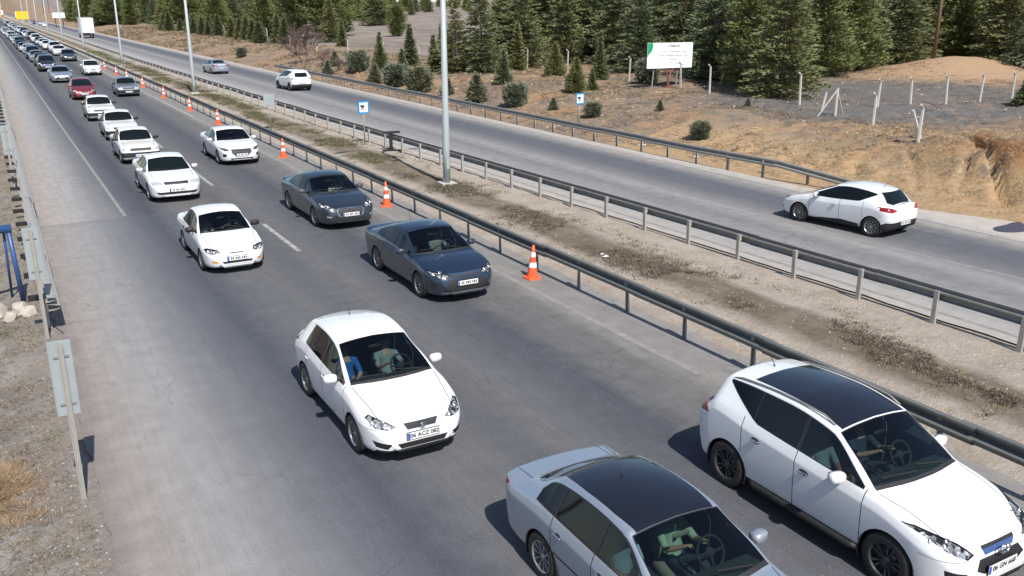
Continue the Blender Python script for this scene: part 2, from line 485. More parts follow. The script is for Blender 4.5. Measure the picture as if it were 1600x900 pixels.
    # wheel arches
    for ax_s in (FO, FO+WB):
        for sg in (-1, 1):
            pr = lambda f, sg=sg: f.calc_center_median().x*sg > .5*w and f.calc_center_median().z < R*2+.2
            ra_ = R+S.get('archgap', .045)
            if S.get('clad'):
                reg('wheel_arch_cladding', 'plastic', [(y_(ax_s)+(ra_+.05)*math.cos(t*2*math.pi/28), R+(ra_+.05)*math.sin(t*2*math.pi/28)) for t in range(28)], 'side', pr)
            region(bm, lay, [(y_(ax_s)+ra_*math.cos(t*2*math.pi/28), R-.005+ra_*math.sin(t*2*math.pi/28)) for t in range(28)], 'side', pr, 1)
    # sill
    sz = S.get('sill', g0+.10)
    for sg in (-1, 1):
        pr = lambda f, sg=sg: f.calc_center_median().x*sg > .5*w and f[lay] == 0
        reg('sill', S.get('sillmat', 'plastic'), [(y_(FO+R*.6), 0), (y_(FO+WB-R*.6), 0), (y_(FO+WB-R*.6), sz+S.get('sillrise', 0)), (y_(FO+R*.6), sz)], 'side', pr)
    # doors with their shut lines
    for (s0, s1, zr) in S['doors']:
        for sg in (-1, 1):
            pr = lambda f, sg=sg: f.calc_center_median().x*sg > .5*w and f[lay] == 0 and f.calc_center_median().z < fb(f.calc_center_median().y+L/2)+.03
            reg('door', S['paint'], [(y_(s0), sz+.012), (y_(s1-zr*.5), sz+.012), (y_(s1), sz+.012+zr), (y_(s1), 1.4), (y_(s0), 1.4)], 'side', pr)
            for sx in (s0, s1):
                pr2 = lambda f, sg=sg: f.calc_center_median().x*sg > .5*w and (f[lay] == 0 or f[lay] >= code[0]-40 and names.get(f[lay], ('',))[0] == 'door') and f.calc_center_median().z < fb(f.calc_center_median().y+L/2)+.04
                z0 = sz if sx != s1 or not zr else sz+zr
                reg('shut_line', 'trim', [(y_(sx)-.006, z0), (y_(sx)+.006, z0), (y_(sx)+.006, 1.4), (y_(sx)-.006, 1.4)], 'side', pr2, -.004)
    # windscreen
    def wsx(s, d=.034): return fx(s)-d
    ey = [cs+.015, cs+.035, cs+.08, cs+.14]
    pts = [(x*wsx(cs+.12), y_(cs+.015+.10*x*x)) for x in (-1, -.75, -.5, -.25, 0, .25, .5, .75, 1)]
    pts += [(sg*wsx(ws-.02, .036), y_(ws-.015)) for sg in (-1, 1)]
    pts += [(sg*wsx(ws-.2, .036), y_(ws-.2)) for sg in (-1, 1)]
    pb = [(x*(wsx(cs+.10)+.012), y_(cs-.03+.09*x*x)) for x in (-1, -.75, -.5, -.25, 0, .25, .5, .75, 1)]+[(sg*wsx(ws, .026), y_(ws-.002)) for sg in (-1, 1)]+[(sg*wsx(ws-.2, .026), y_(ws-.2)) for sg in (-1, 1)]
    tp = lambda f: f.normal.z > .1 and f.calc_center_median().z > cz-.12 and f[lay] == 0
    reg('windscreen_trim', 'trim', hull(pb), 'top', tp)
    tp2 = lambda f: f.normal.z > .1 and f.calc_center_median().z > cz-.12
    reg('windscreen', glass_ws, hull(pts), 'top', tp2, -.003)
    # rear window
    if ds-re > .06 and S.get('rearwin', True):
        r_a, r_b = S.get('rw', (re+.03, ds-.04))
        pts = [(x*(fx(r_a)-.07), y_(r_a)) for x in (-1, 1)]+[(x*(fx(r_b)-S.get('rwx', .09)), y_(r_b-.03*x*x)) for x in (-1, -.5, 0, .5, 1)]
        tpr = (lambda f: f.normal.z > .05 and f.calc_center_median().z > .75 and f[lay] == 0)
        if S.get('rwfront'):                 # steep hatch glass: cut in the rear view
            z0, z1, x0, x1 = S['rwfront']
            reg('rear_window', 'glass', hull([(-x0, z0), (x0, z0), (x1, z1), (-x1, z1), (-x0*.75, z0-.05), (x0*.75, z0-.05)]), 'front', lambda f: f.normal.y > .25 and f.calc_center_median().y > 0, -.003)
        else: reg('rear_window', 'glass', hull(pts), 'top', tpr, -.003)
    # hood and boot shut lines
    hw = w*.80
    for sg in (-1, 1):
        a, b = (sg*hw*.90, y_(.24)), (sg*(w*.835), y_(cs+.02))
        reg('shut_line', 'trim', [(a[0]-.006, a[1]), (a[0]+.006, a[1]), (b[0]+.006, b[1]), (b[0]-.006, b[1])], 'top', lambda f: f.normal.z > .2 and f.calc_center_median().z > .5 and f[lay] == 0, -.003)
        if S.get('boot', True):
            a, b = (sg*w*.70, y_(ds)), (sg*w*.70, y_(L-.13))
            reg('shut_line', 'trim', [(a[0]-.006, a[1]), (a[0]+.006, a[1]), (b[0]+.006, b[1]), (b[0]-.006, b[1])], 'top', lambda f: f.normal.z > .3 and f.calc_center_median().z > .6 and f[lay] == 0, -.003)
    # bumper line front / rear
    for z, p_ in ((S.get('bumpz', hz-.10), frontp), (tz-.42, rearp)):
        reg('shut_line', 'trim', [(-w, z), (w, z), (w, z+.006), (-w, z+.006)], 'front', lambda f, p_=p_: p_(f) and abs(f.calc_center_median().x) > w*.55 and f[lay] == 0, -.003)
    # sunroof / black roof
    for (nm, mt, poly) in S.get('toppanels', []):
        reg(nm, mt, [(x, y_(s)) for x, s in poly], 'top', lambda f: f.normal.z > .3 and f.calc_center_median().z > H-.22 and names.get(f[lay], ('',))[0] not in ('windscreen', 'rear_window', 'side_window', 'windscreen_trim'))
    # front and rear details in elevation (mirrored left / right when flagged)
    for (nm, mt, poly, mir, off) in S.get('front', []):
        reg(nm, mt, poly, 'front', frontp, off)
        if mir: reg(nm, mt, [(-x, z) for x, z in poly], 'front', frontp, off)
    for (nm, mt, poly, mir, off) in S.get('rear', []):
        reg(nm, mt, poly, 'front', rearp, off)
        if mir: reg(nm, mt, [(-x, z) for x, z in poly], 'front', rearp, off)
    for (nm, mt, poly) in S.get('sidepanels', []):
        for sg in (-1, 1):
            reg(nm, mt, [(y_(s), z) for s, z in poly], 'side', lambda f, sg=sg: f.calc_center_median().x*sg > .5*w and names.get(f[lay], ('',))[0] != 'shut_line', 0)
    bmesh.ops.delete(bm, geom=[f for f in bm.faces if f[lay] == 1], context='FACES')
    bm.normal_update(); bm.verts.ensure_lookup_table(); bm.faces.ensure_lookup_table()
    root = empty(name)
    # split by region, one object per connected island so every window, lamp and door is its own part
    groups = {}
    for f in bm.faces: groups.setdefault(f[lay], []).append(f)
    bvh = BVHTree.FromBMesh(bm)
    lampmeshes = []
    for cd, faces in groups.items():
        nm, mt, off, lab = names.get(cd, ('body', S['paint'], 0, None))
        if nm in ('shut_line',):
            nm = 'shut_line'
        vmap = {}; vv = []; nrm = []; ff = []
        for f in faces:
            ids = []
            for v in f.verts:
                if v.index not in vmap:
                    vmap[v.index] = len(vv); vv.append(v.co+v.normal*off); nrm.append(v.normal)
                ids.append(vmap[v.index])
            ff.append(ids)
        me = pyd(nm, vv, ff, True); me.normals_split_custom_set_from_vertices([tuple(q) for q in nrm])
        groups[cd] = (nm, mt, me, vv, ff, nrm)
    gap = MB(); merged = {}
    for cd, (nm, mt, me, vv, ff, nrm) in groups.items():
        if nm in ('shut_line', 'window_trim', 'windscreen_trim', 'wheel_arch_cladding'):
            sx_ = sum(v.x for v in vv)/len(vv); sy_ = sum(v.y for v in vv)/len(vv)
            key = (nm, mt, 0 if nm in ('windscreen_trim', 'shut_line') else (sx_ > 0)+2*(nm == 'wheel_arch_cladding' and sy_ > 0))
            merged.setdefault(key, []).append((vv, ff, nrm)); bpy.data.meshes.remove(me); continue
        o = link(nm, me, M[mt], root)
        if nm == 'headlight' and mt == 'lens':
            v2 = [Vector(v)-Vector(q)*.028 for v, q in zip(vv, nrm)]
            link('lamp_bowl', pyd('lamp_bowl', v2, ff, True), M['bowl'], o)
            cx = sum((v for v in v2), Vector())/len(v2)
            xs = [v.x for v in v2]; span = max(xs)-min(xs)
            for t in (-.22, .18):
                px = cx.x+t*span
                near = min(v2, key=lambda v: abs(v.x-px)+.5*abs(v.z-cx.z))
                mb = MB(); mb.lathe([(.001, .012), (.022, .010), (.026, .0), (.045, .012), (.052, .02), (.054, -.01)], 14, 'z')
                mb.build('reflector', M['reflector'], o, True, loc=(near.x, near.y+.006, near.z), rot=(R_(70), 0, 0))
    for (nm, mt, _k), L3 in merged.items():
        mb = MB(); nr = []
        for vv, ff, n3 in L3: mb.add(vv, ff); nr += n3
        me = mb.mesh(nm, True); me.normals_split_custom_set_from_vertices([tuple(q) for q in nr])
        link(nm, me, M[mt], root)
    # wheels and wells
    tyre, rim, disc = rim_mesh(R, S.get('rim', 'ten'))
    rk = 'alloydark' if S.get('darkrim') else 'alloy'
    tread = w-.115
    for ax_s in (FO, FO+WB):
        for sg in (-1, 1):
            we = empty('wheel', (sg*tread, y_(ax_s), R)); we.parent = root
            if sg < 0: we.rotation_euler = (0, 0, math.pi)
            link('tyre', tyre, M['tyre'], we); link('rim', rim, M[rk], we); link('brake_disc', disc, M['lampdark'], we)
            mb = MB(); ra_ = R+S.get('archgap', .045)+.004; k0 = []
            for t in range(19):
                a = math.pi*(-.12+1.24*t/18); k0.append((ra_*math.cos(a), ra_*math.sin(a)))
            v = [(sg*x, y_(ax_s)+c, R+z) for x in (w*.985, w-.30) for c, z in k0]
            f = [(i, i+1, 19+i+1, 19+i) for i in range(18)]+[tuple(range(19, 38))]
            mb.add(v, f); mb.build('wheel_well', M['trim'], root)
    mb = MB(); mb.box((0, 0, g0+.03), (W-.5, L-.5, .05)); mb.box((0, y_(FO), R), (W-.62, .55, .3)); mb.box((0, y_(FO+WB), R), (W-.62, .6, .3)); mb.build('floor_pan', M['trim'], root)
    # mirrors, handles, plates, antenna, wipers
    ms, mz = S['mirror']
    for sg in (-1, 1):
        hit = bvh.ray_cast(Vector((sg*2, y_(ms), mz-.05)), Vector((-sg, 0, 0)))[0]
        bx = abs(hit.x) if hit else w*.9
        mi = blob('wing_mirror', (.115, .075, .072), M[S.get('mirmat', S['paint'])], root, (sg*(bx+.135), y_(ms)-.01, mz), (0, 0, sg*.18), 2.9, 8)
        mb = MB(); mb.box((sg*(bx+.03), y_(ms)+.005, mz-.055), (.10, .05, .035)); mb.build('mirror_arm', M['trim'], root)
        mb = MB(); mb.box((0, .068, 0), (.17, .012, .10)); mb.build('mirror_glass', M['chrome'], mi)
    for (hs, hzz) in S.get('handles', []):
        for sg in (-1, 1):
            hit = bvh.ray_cast(Vector((sg*2, y_(hs), hzz)), Vector((-sg, 0, 0)))[0]
            if hit: blob('door_handle', (.016, .085, .016), M[S.get('handlemat', S['paint'])], root, (hit.x+sg*.018, hit.y, hit.z), (0, 0, 0), 2.4, 6)
            if hit:
                mb = MB(); cr_ = S.get('cup', .042); mb.lathe([(.001, .0), (cr_*.85, .0), (cr_, -.006)], 14, 'x'); o = mb.build('handle_cup', M['trim'], root, loc=(hit.x+sg*.003, hit.y, hit.z)); o.scale = (sg, 1.5, .7)
    if S.get('antenna'):
        s = S['antenna']; hit = bvh.ray_cast(Vector((0, y_(s), 3)), Vector((0, 0, -1)))[0]
        mb = MB(); mb.tube([(0, 0, 0), (0, .01, .035), (0, .16, .20)], [.016, .007, .0025], 6); mb.build('antenna', M['trim'], root, loc=hit)
    for x0, x1 in ((-.05, -.60), (.50, .02)):
        mb = MB(); pts = []
        for t in range(5):
            x = x0+(x1-x0)*t/4; hit = bvh.ray_cast(Vector((x, y_(cs+.06+.06*t/4+.06*(x/w)**2), 3)), Vector((0, 0, -1)))[0]
            pts.append(hit+Vector((0, -.01, .012)))
        mb.tube(pts, .008, 5); mb.build('wiper', M['trim'], root)
    def plate(z, side, txt, wd=.52, hgt=.11):
        d = 1 if side < 0 else -1
        hit = bvh.ray_cast(Vector((0, side*4, z)), Vector((0, -side, 0)))[0]
        if not hit: return
        pe_ = empty('number_plate', (0, hit.y+side*.022, z)); pe_.parent = root
        if side > 0: pe_.rotation_euler = (0, 0, math.pi)
        mb = MB(); mb.box((0, 0, 0), (wd, .012, hgt)); mb.build('plate_board', M['plate'], pe_)
        mb = MB(); mb.box((0, .006, 0), (wd+.022, .012, hgt+.02)); mb.build('plate_frame', M['trim'], pe_)
        mb = MB(); mb.box((-wd/2+.022, -.007, 0), (.038, .004, hgt-.008)); mb.build('plate_blue_band', M['plateblue'], pe_)
        if txt:
            me = text_mesh(txt, .094, .0008, .0022); link('lettering', me, M['ink'], pe_, (.022, -.0085, 0), (R_(90), 0, 0)); 
        else:
            mb = MB()
            for k, cx in enumerate((-.16, -.115, -.04, .005, .05, .125, .17, .215)): mb.box((cx, -.007, 0), (.028, .002, .066))
            mb.build('lettering', M['ink'], pe_)
    if S.get('plate') is not None: plate(S['plate'][0], -1, S['plate'][1])
    if S.get('rplate'): plate(S['rplate'][0], 1, S['rplate'][1])
    # cabin
    if S.get('cabin'):
        cab = S['cabin']; seatm = M[S.get('seatmat', 'cabin')]
        dy = y_(cs)+.42
        prof = [(y_(cs)+.06, .45), (y_(cs)+.06, cz-.08), (dy-.22, cz-.05), (dy-.05, cz-.07), (dy, cz-.13), (dy-.02, .55), (dy-.1, .45)]
        mb = MB(); Mx = Matrix(((0, 0, 1, 0), (1, 0, 0, 0), (0, 1, 0, 0), (0, 0, 0, 1)))
        mb.prism(prof, -w*.84, w*.84, Mx); mb.build('dashboard', M['cabin'], root)
        mb = MB(); mb.box((0, (y_(cs)+y_(ds))/2, .32), (W-.3, ds-cs-.1, .04)); mb.build('cabin_floor', M['cabin'], root)
        sy = dy+.72
        for x in (-.37, .37):
            st = blob('front_seat', (.25, .26, .10), seatm, root, (x, sy, .40 if H < 1.6 else .50), (R_(6), 0, 0), 3.2, 8)
            b2 = blob('seat_back', (.24, .075, .31), seatm, st, (0, .29, .34), (R_(-24), 0, 0), 3.0, 8)
            blob('headrest', (.13, .05, .09), seatm, st, (0, .44, .72), (R_(-16), 0, 0), 2.6, 8)
        st = blob('rear_seat', (w*.74, .27, .11), seatm, root, (0, sy+.85, .42 if H < 1.6 else .54), (0, 0, 0), 4, 8)
        blob('seat_back', (w*.72, .08, .32), seatm, st, (0, .32, .36), (R_(-20), 0, 0), 4, 8)
        tr = 16; mb = MB(); pts = [(.185*math.cos(2*math.pi*k/tr), .185*math.sin(2*math.pi*k/tr), 0) for k in range(tr+1)]
        mb.tube(pts, .014, 6, False); mb.box((0, 0, -.005), (.34, .03, .014)); mb.box((0, -.08, -.005), (.03, .15, .014)); mb.lathe([(.001, .012), (.05, .01), (.06, -.02)], 12, 'z')
        mb.build('steering_wheel', M[S.get('wheelmat', 'cabin')], root, True, loc=(.37, dy+.17, cz-.07), rot=(R_(62), 0, 0))
        zt_ = ft(ws-.08)-.13
        blob('rearview_mirror', (.12, .02, .035), M[S.get('rvmat', 'trim')], root, (0, y_(ws-.10), zt_), (0, 0, 0), 2.6, 8)
    bm.free()
    return root
# ------------------------------------------------------------------ car models
def headlamp(pts, mat='lampwhite'): return ('headlight', mat, pts, True, 0.0)
def spec_hatch():          # small white hatchback, near left lane
    return dict(L=4.06, W=1.70, H=1.445, FO=.83, WB=2.47, R=.305, nose=.56, hood=.725, cowl=(1.10, .985), ws=(2.02, 1.42), peak=(2.62, 1.495),
        hoodpts=[(.5, .83), (.8, .905)], roof_end=(3.56, 1.375), deck=(3.90, 1.06), tail=.95, belt=[(.45, .74), (1.1, .90), (2.0, .93), (3.3, 1.0), (3.8, .92)],
        dlo=(1.28, 3.22), dlo_rear=.13, rtaper=.07, wins=[(1.2, 2.28, 0), (2.33, 3.4, 0)], doors=[(1.22, 2.29, 0), (2.29, 3.12, .28)], trimmat='rooffilm',
        paint='white', rim='multi', mirror=(1.52, 1.0), handles=[(2.12, .80), (3.0, .84)], antenna=3.1, sill=.24, sillmat='white', ea=.72, e0=.50,
        rwfront=(1.07, 1.33, .50, .44), plate=(.47, '06 ACZ 082'), rplate=(.62, ''), wsglass='clear', sideglass='smoke', cabin=True, boot=False, bumpz=.60,
        front=[('headlight', 'lens', [(.40, .625), (.50, .60), (.70, .625), (.775, .735), (.71, .765), (.50, .685)], True, 0.0),
               ('grille_frame', 'chrome', [(-.29, .655), (.29, .655), (.235, .555), (-.235, .555)], False, 0), ('grille', 'plastic', [(-.275, .648), (.275, .648), (.225, .562), (-.225, .562)], False, -.012),
               ('lower_intake', 'plastic', [(-.42, .375), (.42, .375), (.36, .29), (-.36, .29)], False, -.01), ('side_intake', 'plastic', [(.50, .385), (.74, .43), (.70, .33), (.56, .30)], True, -.01),
               ('bumper_lip', 'trim', [(-.7, .28), (.7, .28), (.7, .1), (-.7, .1)], False, 0)],
        rear=[('tail_light', 'lampred', [(.52, .80), (.80, .83), (.80, .98), (.56, .95)], True, 0)])
def spec_octavia():        # silver saloon with black roof
    return dict(L=4.51, W=1.73, H=1.43, FO=.92, WB=2.51, R=.31, nose=.56, hood=.74, cowl=(1.22, .985), ws=(2.0, 1.39), peak=(2.6, 1.445),
        hoodpts=[(.6, .86), (.9, .92)], roof_end=(3.42, 1.375), deck=(4.0, 1.07), deckpts=[(4.2, 1.055)], tail=1.03, belt=[(.45, .78), (1.2, .90), (2.2, .935), (3.5, .97), (4.1, .95)],
        dlo=(1.36, 3.62), dlo_rear=.12, wins=[(1.3, 2.32, 0), (2.40, 3.16, 0), (3.20, 3.7, 0)], doors=[(1.34, 2.36, 0), (2.36, 3.2, .26)], trimw=.02,
        paint='silver', rim='ten', mirror=(1.66, 1.03), handles=[(2.18, .80), (3.03, .83)], handlemat='chrome', antenna=2.98, sill=.25, sillmat='silver', mirmat='silver',
        plate=(.42, ''), rplate=(.62, ''), wsglass='clear', sideglass='smoke', cabin=True, seatmat='cabinlight', rvmat='cabinlight',
        toppanels=[('roof_panel', 'rooffilm', [(-.535, 2.0), (.535, 2.0), (.565, 2.35), (.56, 2.9), (.52, 3.44), (-.52, 3.44), (-.56, 2.9), (-.565, 2.35)])],
        front=[headlamp([(.40, .66), (.74, .64), (.80, .75), (.72, .80), (.44, .77)]), ('grille', 'plastic', [(-.30, .76), (.30, .76), (.26, .60), (-.26, .60)], False, 0), ('lower_intake', 'plastic', [(-.5, .38), (.5, .38), (.45, .28), (-.45, .28)], False, 0)],
        rear=[('tail_light', 'lampred', [(.55, .74), (.83, .74), (.83, .96), (.60, .96)], True, 0)],
        sidepanels=[('rub_strip', 'trim', [(1.36, .50), (3.2, .52), (3.2, .55), (1.36, .53)])])
def spec_suv():            # white crossover with glass roof
    return dict(L=4.41, W=1.82, H=1.665, FO=.88, WB=2.75, R=.345, clear=.22, nose=.66, hood=.86, cowl=(1.14, 1.115), ws=(1.92, 1.60), peak=(2.75, 1.71),
        hoodpts=[(.45, .95), (.8, 1.055)], roof_end=(3.95, 1.64), deck=(4.26, 1.14), tail=1.08, belt=[(.45, .88), (1.1, 1.03), (2.0, 1.08), (3.2, 1.16), (3.9, 1.24), (4.1, 1.12)],
        dlo=(1.32, 3.86), dlo_kick=3.15, cup=.062, rtaper=.05, dlo_up=.05, wins=[(1.2, 2.34, 0), (2.40, 3.18, 0), (3.21, 3.9, 0)], doors=[(1.28, 2.37, 0), (2.37, 3.36, .34)], xroof=.715, trimmat='rooffilm', 
        paint='pearl', rim='five', darkrim=True, mirror=(1.62, 1.14), handles=[(2.20, .90), (3.08, .97)], handlemat='chrome', antenna=3.7, sill=.34, archgap=.05, wmz=.62,
        plate=(.53, '06 GN 668'), rplate=(.75, ''), wsglass='clear', sideglass='smoke', cabin=True, boot=False, rwfront=(1.20, 1.50, .56, .50), bumpz=.70,
        toppanels=[('roof_glass', 'rooffilm', [(-.60, 1.935), (.60, 1.935), (.585, 2.4), (.575, 3.0), (.55, 3.52), (-.55, 3.52), (-.575, 3.0), (-.585, 2.4)]), ('roof_seam', 'trim', [(-.56, 2.72), (.56, 2.72), (.56, 2.735), (-.56, 2.735)])],
        front=[('headlight', 'lens', [(.44, .74), (.56, .71), (.76, .80), (.875, .955), (.80, .955), (.56, .85)], True, 0.0),
               ('grille_bar', 'bluebar', [(-.30, .77), (.30, .77), (.26, .695), (-.26, .695)], False, 0), ('upper_grille', 'plastic', [(-.30, .80), (.30, .80), (.30, .765), (-.30, .765)], False, 0),
               ('grille', 'plastic', [(-.36, .67), (.36, .67), (.44, .56), (.30, .49), (-.30, .49), (-.44, .56)], False, -.01), ('bumper_lip', 'plastic', [(-.80, .36), (.80, .36), (.8, .1), (-.8, .1)], False, 0),
               ('fog_light_bezel', 'plastic', [(.58, .56), (.80, .60), (.78, .48), (.64, .46)], True, 0)],
        rear=[('tail_light', 'lampred', [(.58, 1.0), (.86, .98), (.84, 1.16), (.72, 1.14)], True, 0), ('bumper_lip', 'plastic', [(-.85, .5), (.85, .5), (.85, .2), (-.85, .2)], False, 0)],
        sidepanels=[('tail_light', 'lampred', [(4.02, 1.02), (4.38, .96), (4.38, 1.15), (4.16, 1.14)])])
def spec_corolla():
    return dict(L=4.63, W=1.78, H=1.435, FO=.93, WB=2.70, R=.315, nose=.58, hood=.73, cowl=(1.24, .965), ws=(2.12, 1.385), peak=(2.7, 1.44),
        hoodpts=[(.6, .85), (.95, .92)], roof_end=(3.25, 1.345), deck=(4.08, 1.065), deckpts=[(4.35, 1.07)], tail=1.05, belt=[(.45, .77), (1.2, .885), (2.2, .92), (3.5, 1.0), (4.2, .98)],
        dlo=(1.38, 3.62), dlo_rear=.09, wins=[(1.3, 2.40, 0), (2.46, 3.24, 0), (3.28, 3.7, 0)], doors=[(1.36, 2.43, 0), (2.43, 3.3, .27)], trimmat='trim',
        paint='navy', rim='multi', mirror=(1.70, .985), mirmat='navy', handles=[(2.25, .78), (3.12, .83)], wsglass='clear', sideglass='smoke', cabin=True, antenna=3.28, sill=.25, sillmat='navy',
        plate=(.50, ''), rplate=(.62, ''), ea=.78, e0=.46,
        front=[headlamp([(.42, .665), (.62, .63), (.80, .70), (.85, .79), (.60, .735), (.42, .70)], 'lens'), ('chrome_bar', 'chrome', [(-.46, .715), (.46, .715), (.42, .685), (-.42, .685)], False, 0), ('upper_grille', 'plastic', [(-.40, .685), (.40, .685), (.36, .655), (-.36, .655)], False, 0),
               ('grille', 'plastic', [(-.42, .57), (.42, .57), (.62, .31), (-.62, .31)], False, -.01), ('bumper_lip', 'chrome', [(-.66, .30), (.66, .30), (.60, .265), (-.60, .265)], False, 0), ('fog_light_bezel', 'plastic', [(.72, .50), (.78, .52), (.80, .38), (.74, .36)], True, 0)],
        rear=[('tail_light', 'lampred', [(.46, .86), (.86, .84), (.86, .98), (.48, .95)], True, 0)])
def spec_508():
    return dict(L=4.79, W=1.83, H=1.455, FO=1.0, WB=2.82, R=.32, nose=.60, hood=.75, cowl=(1.34, .985), ws=(2.15, 1.385), peak=(2.75, 1.455),
        hoodpts=[(.7, .87), (1.05, .94)], roof_end=(3.35, 1.375), deck=(4.20, 1.075), deckpts=[(4.5, 1.07)], tail=1.05, belt=[(.45, .79), (1.3, .90), (2.3, .935), (3.6, .985), (4.3, .97)],
        dlo=(1.5, 3.75), dlo_rear=.1, wins=[(1.4, 2.5, 0), (2.56, 3.36, 0), (3.4, 3.8, 0)], doors=[(1.46, 2.53, 0), (2.53, 3.42, .28)],
        paint='slate', rim='five', mirror=(1.82, 1.01), mirmat='black', handles=[(2.35, .80), (3.24, .83)], wsglass='clear', sideglass='smoke', cabin=True, antenna=3.3, sill=.25, sillmat='slate', plate=(.50, ''), rplate=(.62, ''), ea=.74, e0=.5,
        front=[headlamp([(.46, .68), (.66, .655), (.86, .76), (.84, .83), (.58, .76)], 'lens'), ('grille_frame', 'chrome', [(-.40, .70), (.40, .70), (.44, .62), (.38, .44), (-.38, .44), (-.44, .62)], False, 0), ('grille', 'plastic', [(-.37, .675), (.37, .675), (.41, .61), (.355, .455), (-.355, .455), (-.41, .61)], False, -.01),
               ('lower_intake', 'plastic', [(-.5, .38), (.5, .38), (.46, .29), (-.46, .29)], False, 0), ('fog_light', 'lampwhite', [(.62, .46), (.74, .47), (.74, .43), (.62, .42)], True, 0)],
        rear=[('tail_light', 'lampred', [(.56, .80), (.88, .80), (.88, 1.0), (.62, .98)], True, 0)])
def spec_accent():         # old rounded white saloon
    return dict(L=4.12, W=1.62, H=1.395, FO=.80, WB=2.40, R=.285, clear=.17, nose=.54, hood=.66, cowl=(1.12, .925), ws=(1.80, 1.325), peak=(2.3, 1.395),
        hoodpts=[(.5, .76), (.85, .85)], roof_end=(2.86, 1.335), deck=(3.46, .985), deckpts=[(3.8, .975)], tail=.96, belt=[(.45, .70), (1.1, .845), (2.0, .875), (3.2, .91), (3.7, .90)],
        dlo=(1.24, 3.12), dlo_rear=.16, wins=[(1.2, 2.12, 0), (2.18, 2.86, 0), (2.9, 3.2, 0)], doors=[(1.22, 2.15, 0), (2.15, 2.9, .24)],
        paint='white', rim='cover', mirror=(1.50, .97), mirmat='trim', handles=[(2.0, .76), (2.75, .79)], handlemat='trim', sill=.23, sillmat='white', wsglass='clear', cabin=True, bow=.13,
        plate=(.43, ''), rplate=(.6, ''), e0=.50, ea=.66,
        front=[headlamp([(.40, .565), (.60, .555), (.74, .60), (.765, .665), (.70, .685), (.46, .645)], 'lens'), ('grille', 'plastic', [(-.20, .575), (.20, .575), (.16, .545), (-.16, .545)], False, 0),
               ('lower_intake', 'plastic', [(-.40, .36), (.40, .36), (.36, .30), (-.36, .30)], False, 0), ('fog_light', 'amber', [(.50, .38), (.64, .39), (.64, .33), (.52, .32)], True, 0)],
        rear=[('tail_light', 'lampred', [(.40, .72), (.78, .72), (.78, .88), (.42, .88)], True, 0)])
def spec_jetta():
    return dict(L=4.64, W=1.78, H=1.45, FO=.92, WB=2.65, R=.315, nose=.60, hood=.755, cowl=(1.26, .985), ws=(2.0, 1.38), peak=(2.55, 1.45),
        hoodpts=[(.6, .87), (.95, .935)], roof_end=(3.2, 1.37), deck=(3.95, 1.07), deckpts=[(4.3, 1.065)], tail=1.04, belt=[(.45, .79), (1.2, .90), (2.2, .935), (3.4, .985), (4.1, .96)],
        dlo=(1.4, 3.55), dlo_rear=.1, wins=[(1.3, 2.36, 0), (2.42, 3.22, 0), (3.26, 3.6, 0)], doors=[(1.38, 2.39, 0), (2.39, 3.26, .27)],
        paint='white', rim='ten', mirror=(1.72, 1.01), handles=[(2.2, .80), (3.1, .83)], sill=.25, sillmat='white', plate=(.47, ''), rplate=(.62, ''),
        front=[headlamp([(.44, .66), (.78, .645), (.83, .74), (.76, .765), (.46, .735)], 'lampwhite'), ('chrome_bar', 'chrome', [(-.42, .745), (.42, .745), (.41, .73), (-.41, .73)], False, 0), ('grille', 'plastic', [(-.42, .73), (.42, .73), (.40, .655), (-.40, .655)], False, 0),
               ('lower_intake', 'plastic', [(-.72, .41), (.72, .41), (.62, .32), (-.62, .32)], False, 0)],
        rear=[('tail_light', 'lampred', [(.42, .80), (.86, .80), (.86, .95), (.44, .95)], True, 0)])
def spec_elantra():
    s = spec_jetta(); s.update(L=4.57, W=1.80, H=1.44, WB=2.70, FO=.87, ea=.8, e0=.46, nose=.60, hood=.74, dlo_rear=.06, mirror=(1.70, .99), rim='multi', wsglass='clear', cabin=True,
        front=[headlamp([(.48, .67), (.66, .635), (.82, .72), (.86, .80), (.62, .74)], 'lampdark'), ('grille_frame', 'chrome', [(-.42, .71), (.42, .71), (.48, .60), (.30, .42), (-.30, .42), (-.48, .60)], False, 0), ('grille', 'plastic', [(-.385, .69), (.385, .69), (.435, .60), (.275, .44), (-.275, .44), (-.435, .60)], False, -.01),
               ('fog_light_bezel', 'plastic', [(.62, .50), (.76, .54), (.78, .40), (.68, .38)], True, 0), ('lower_intake', 'plastic', [(-.5, .34), (.5, .34), (.46, .28), (-.46, .28)], False, 0)]); return s
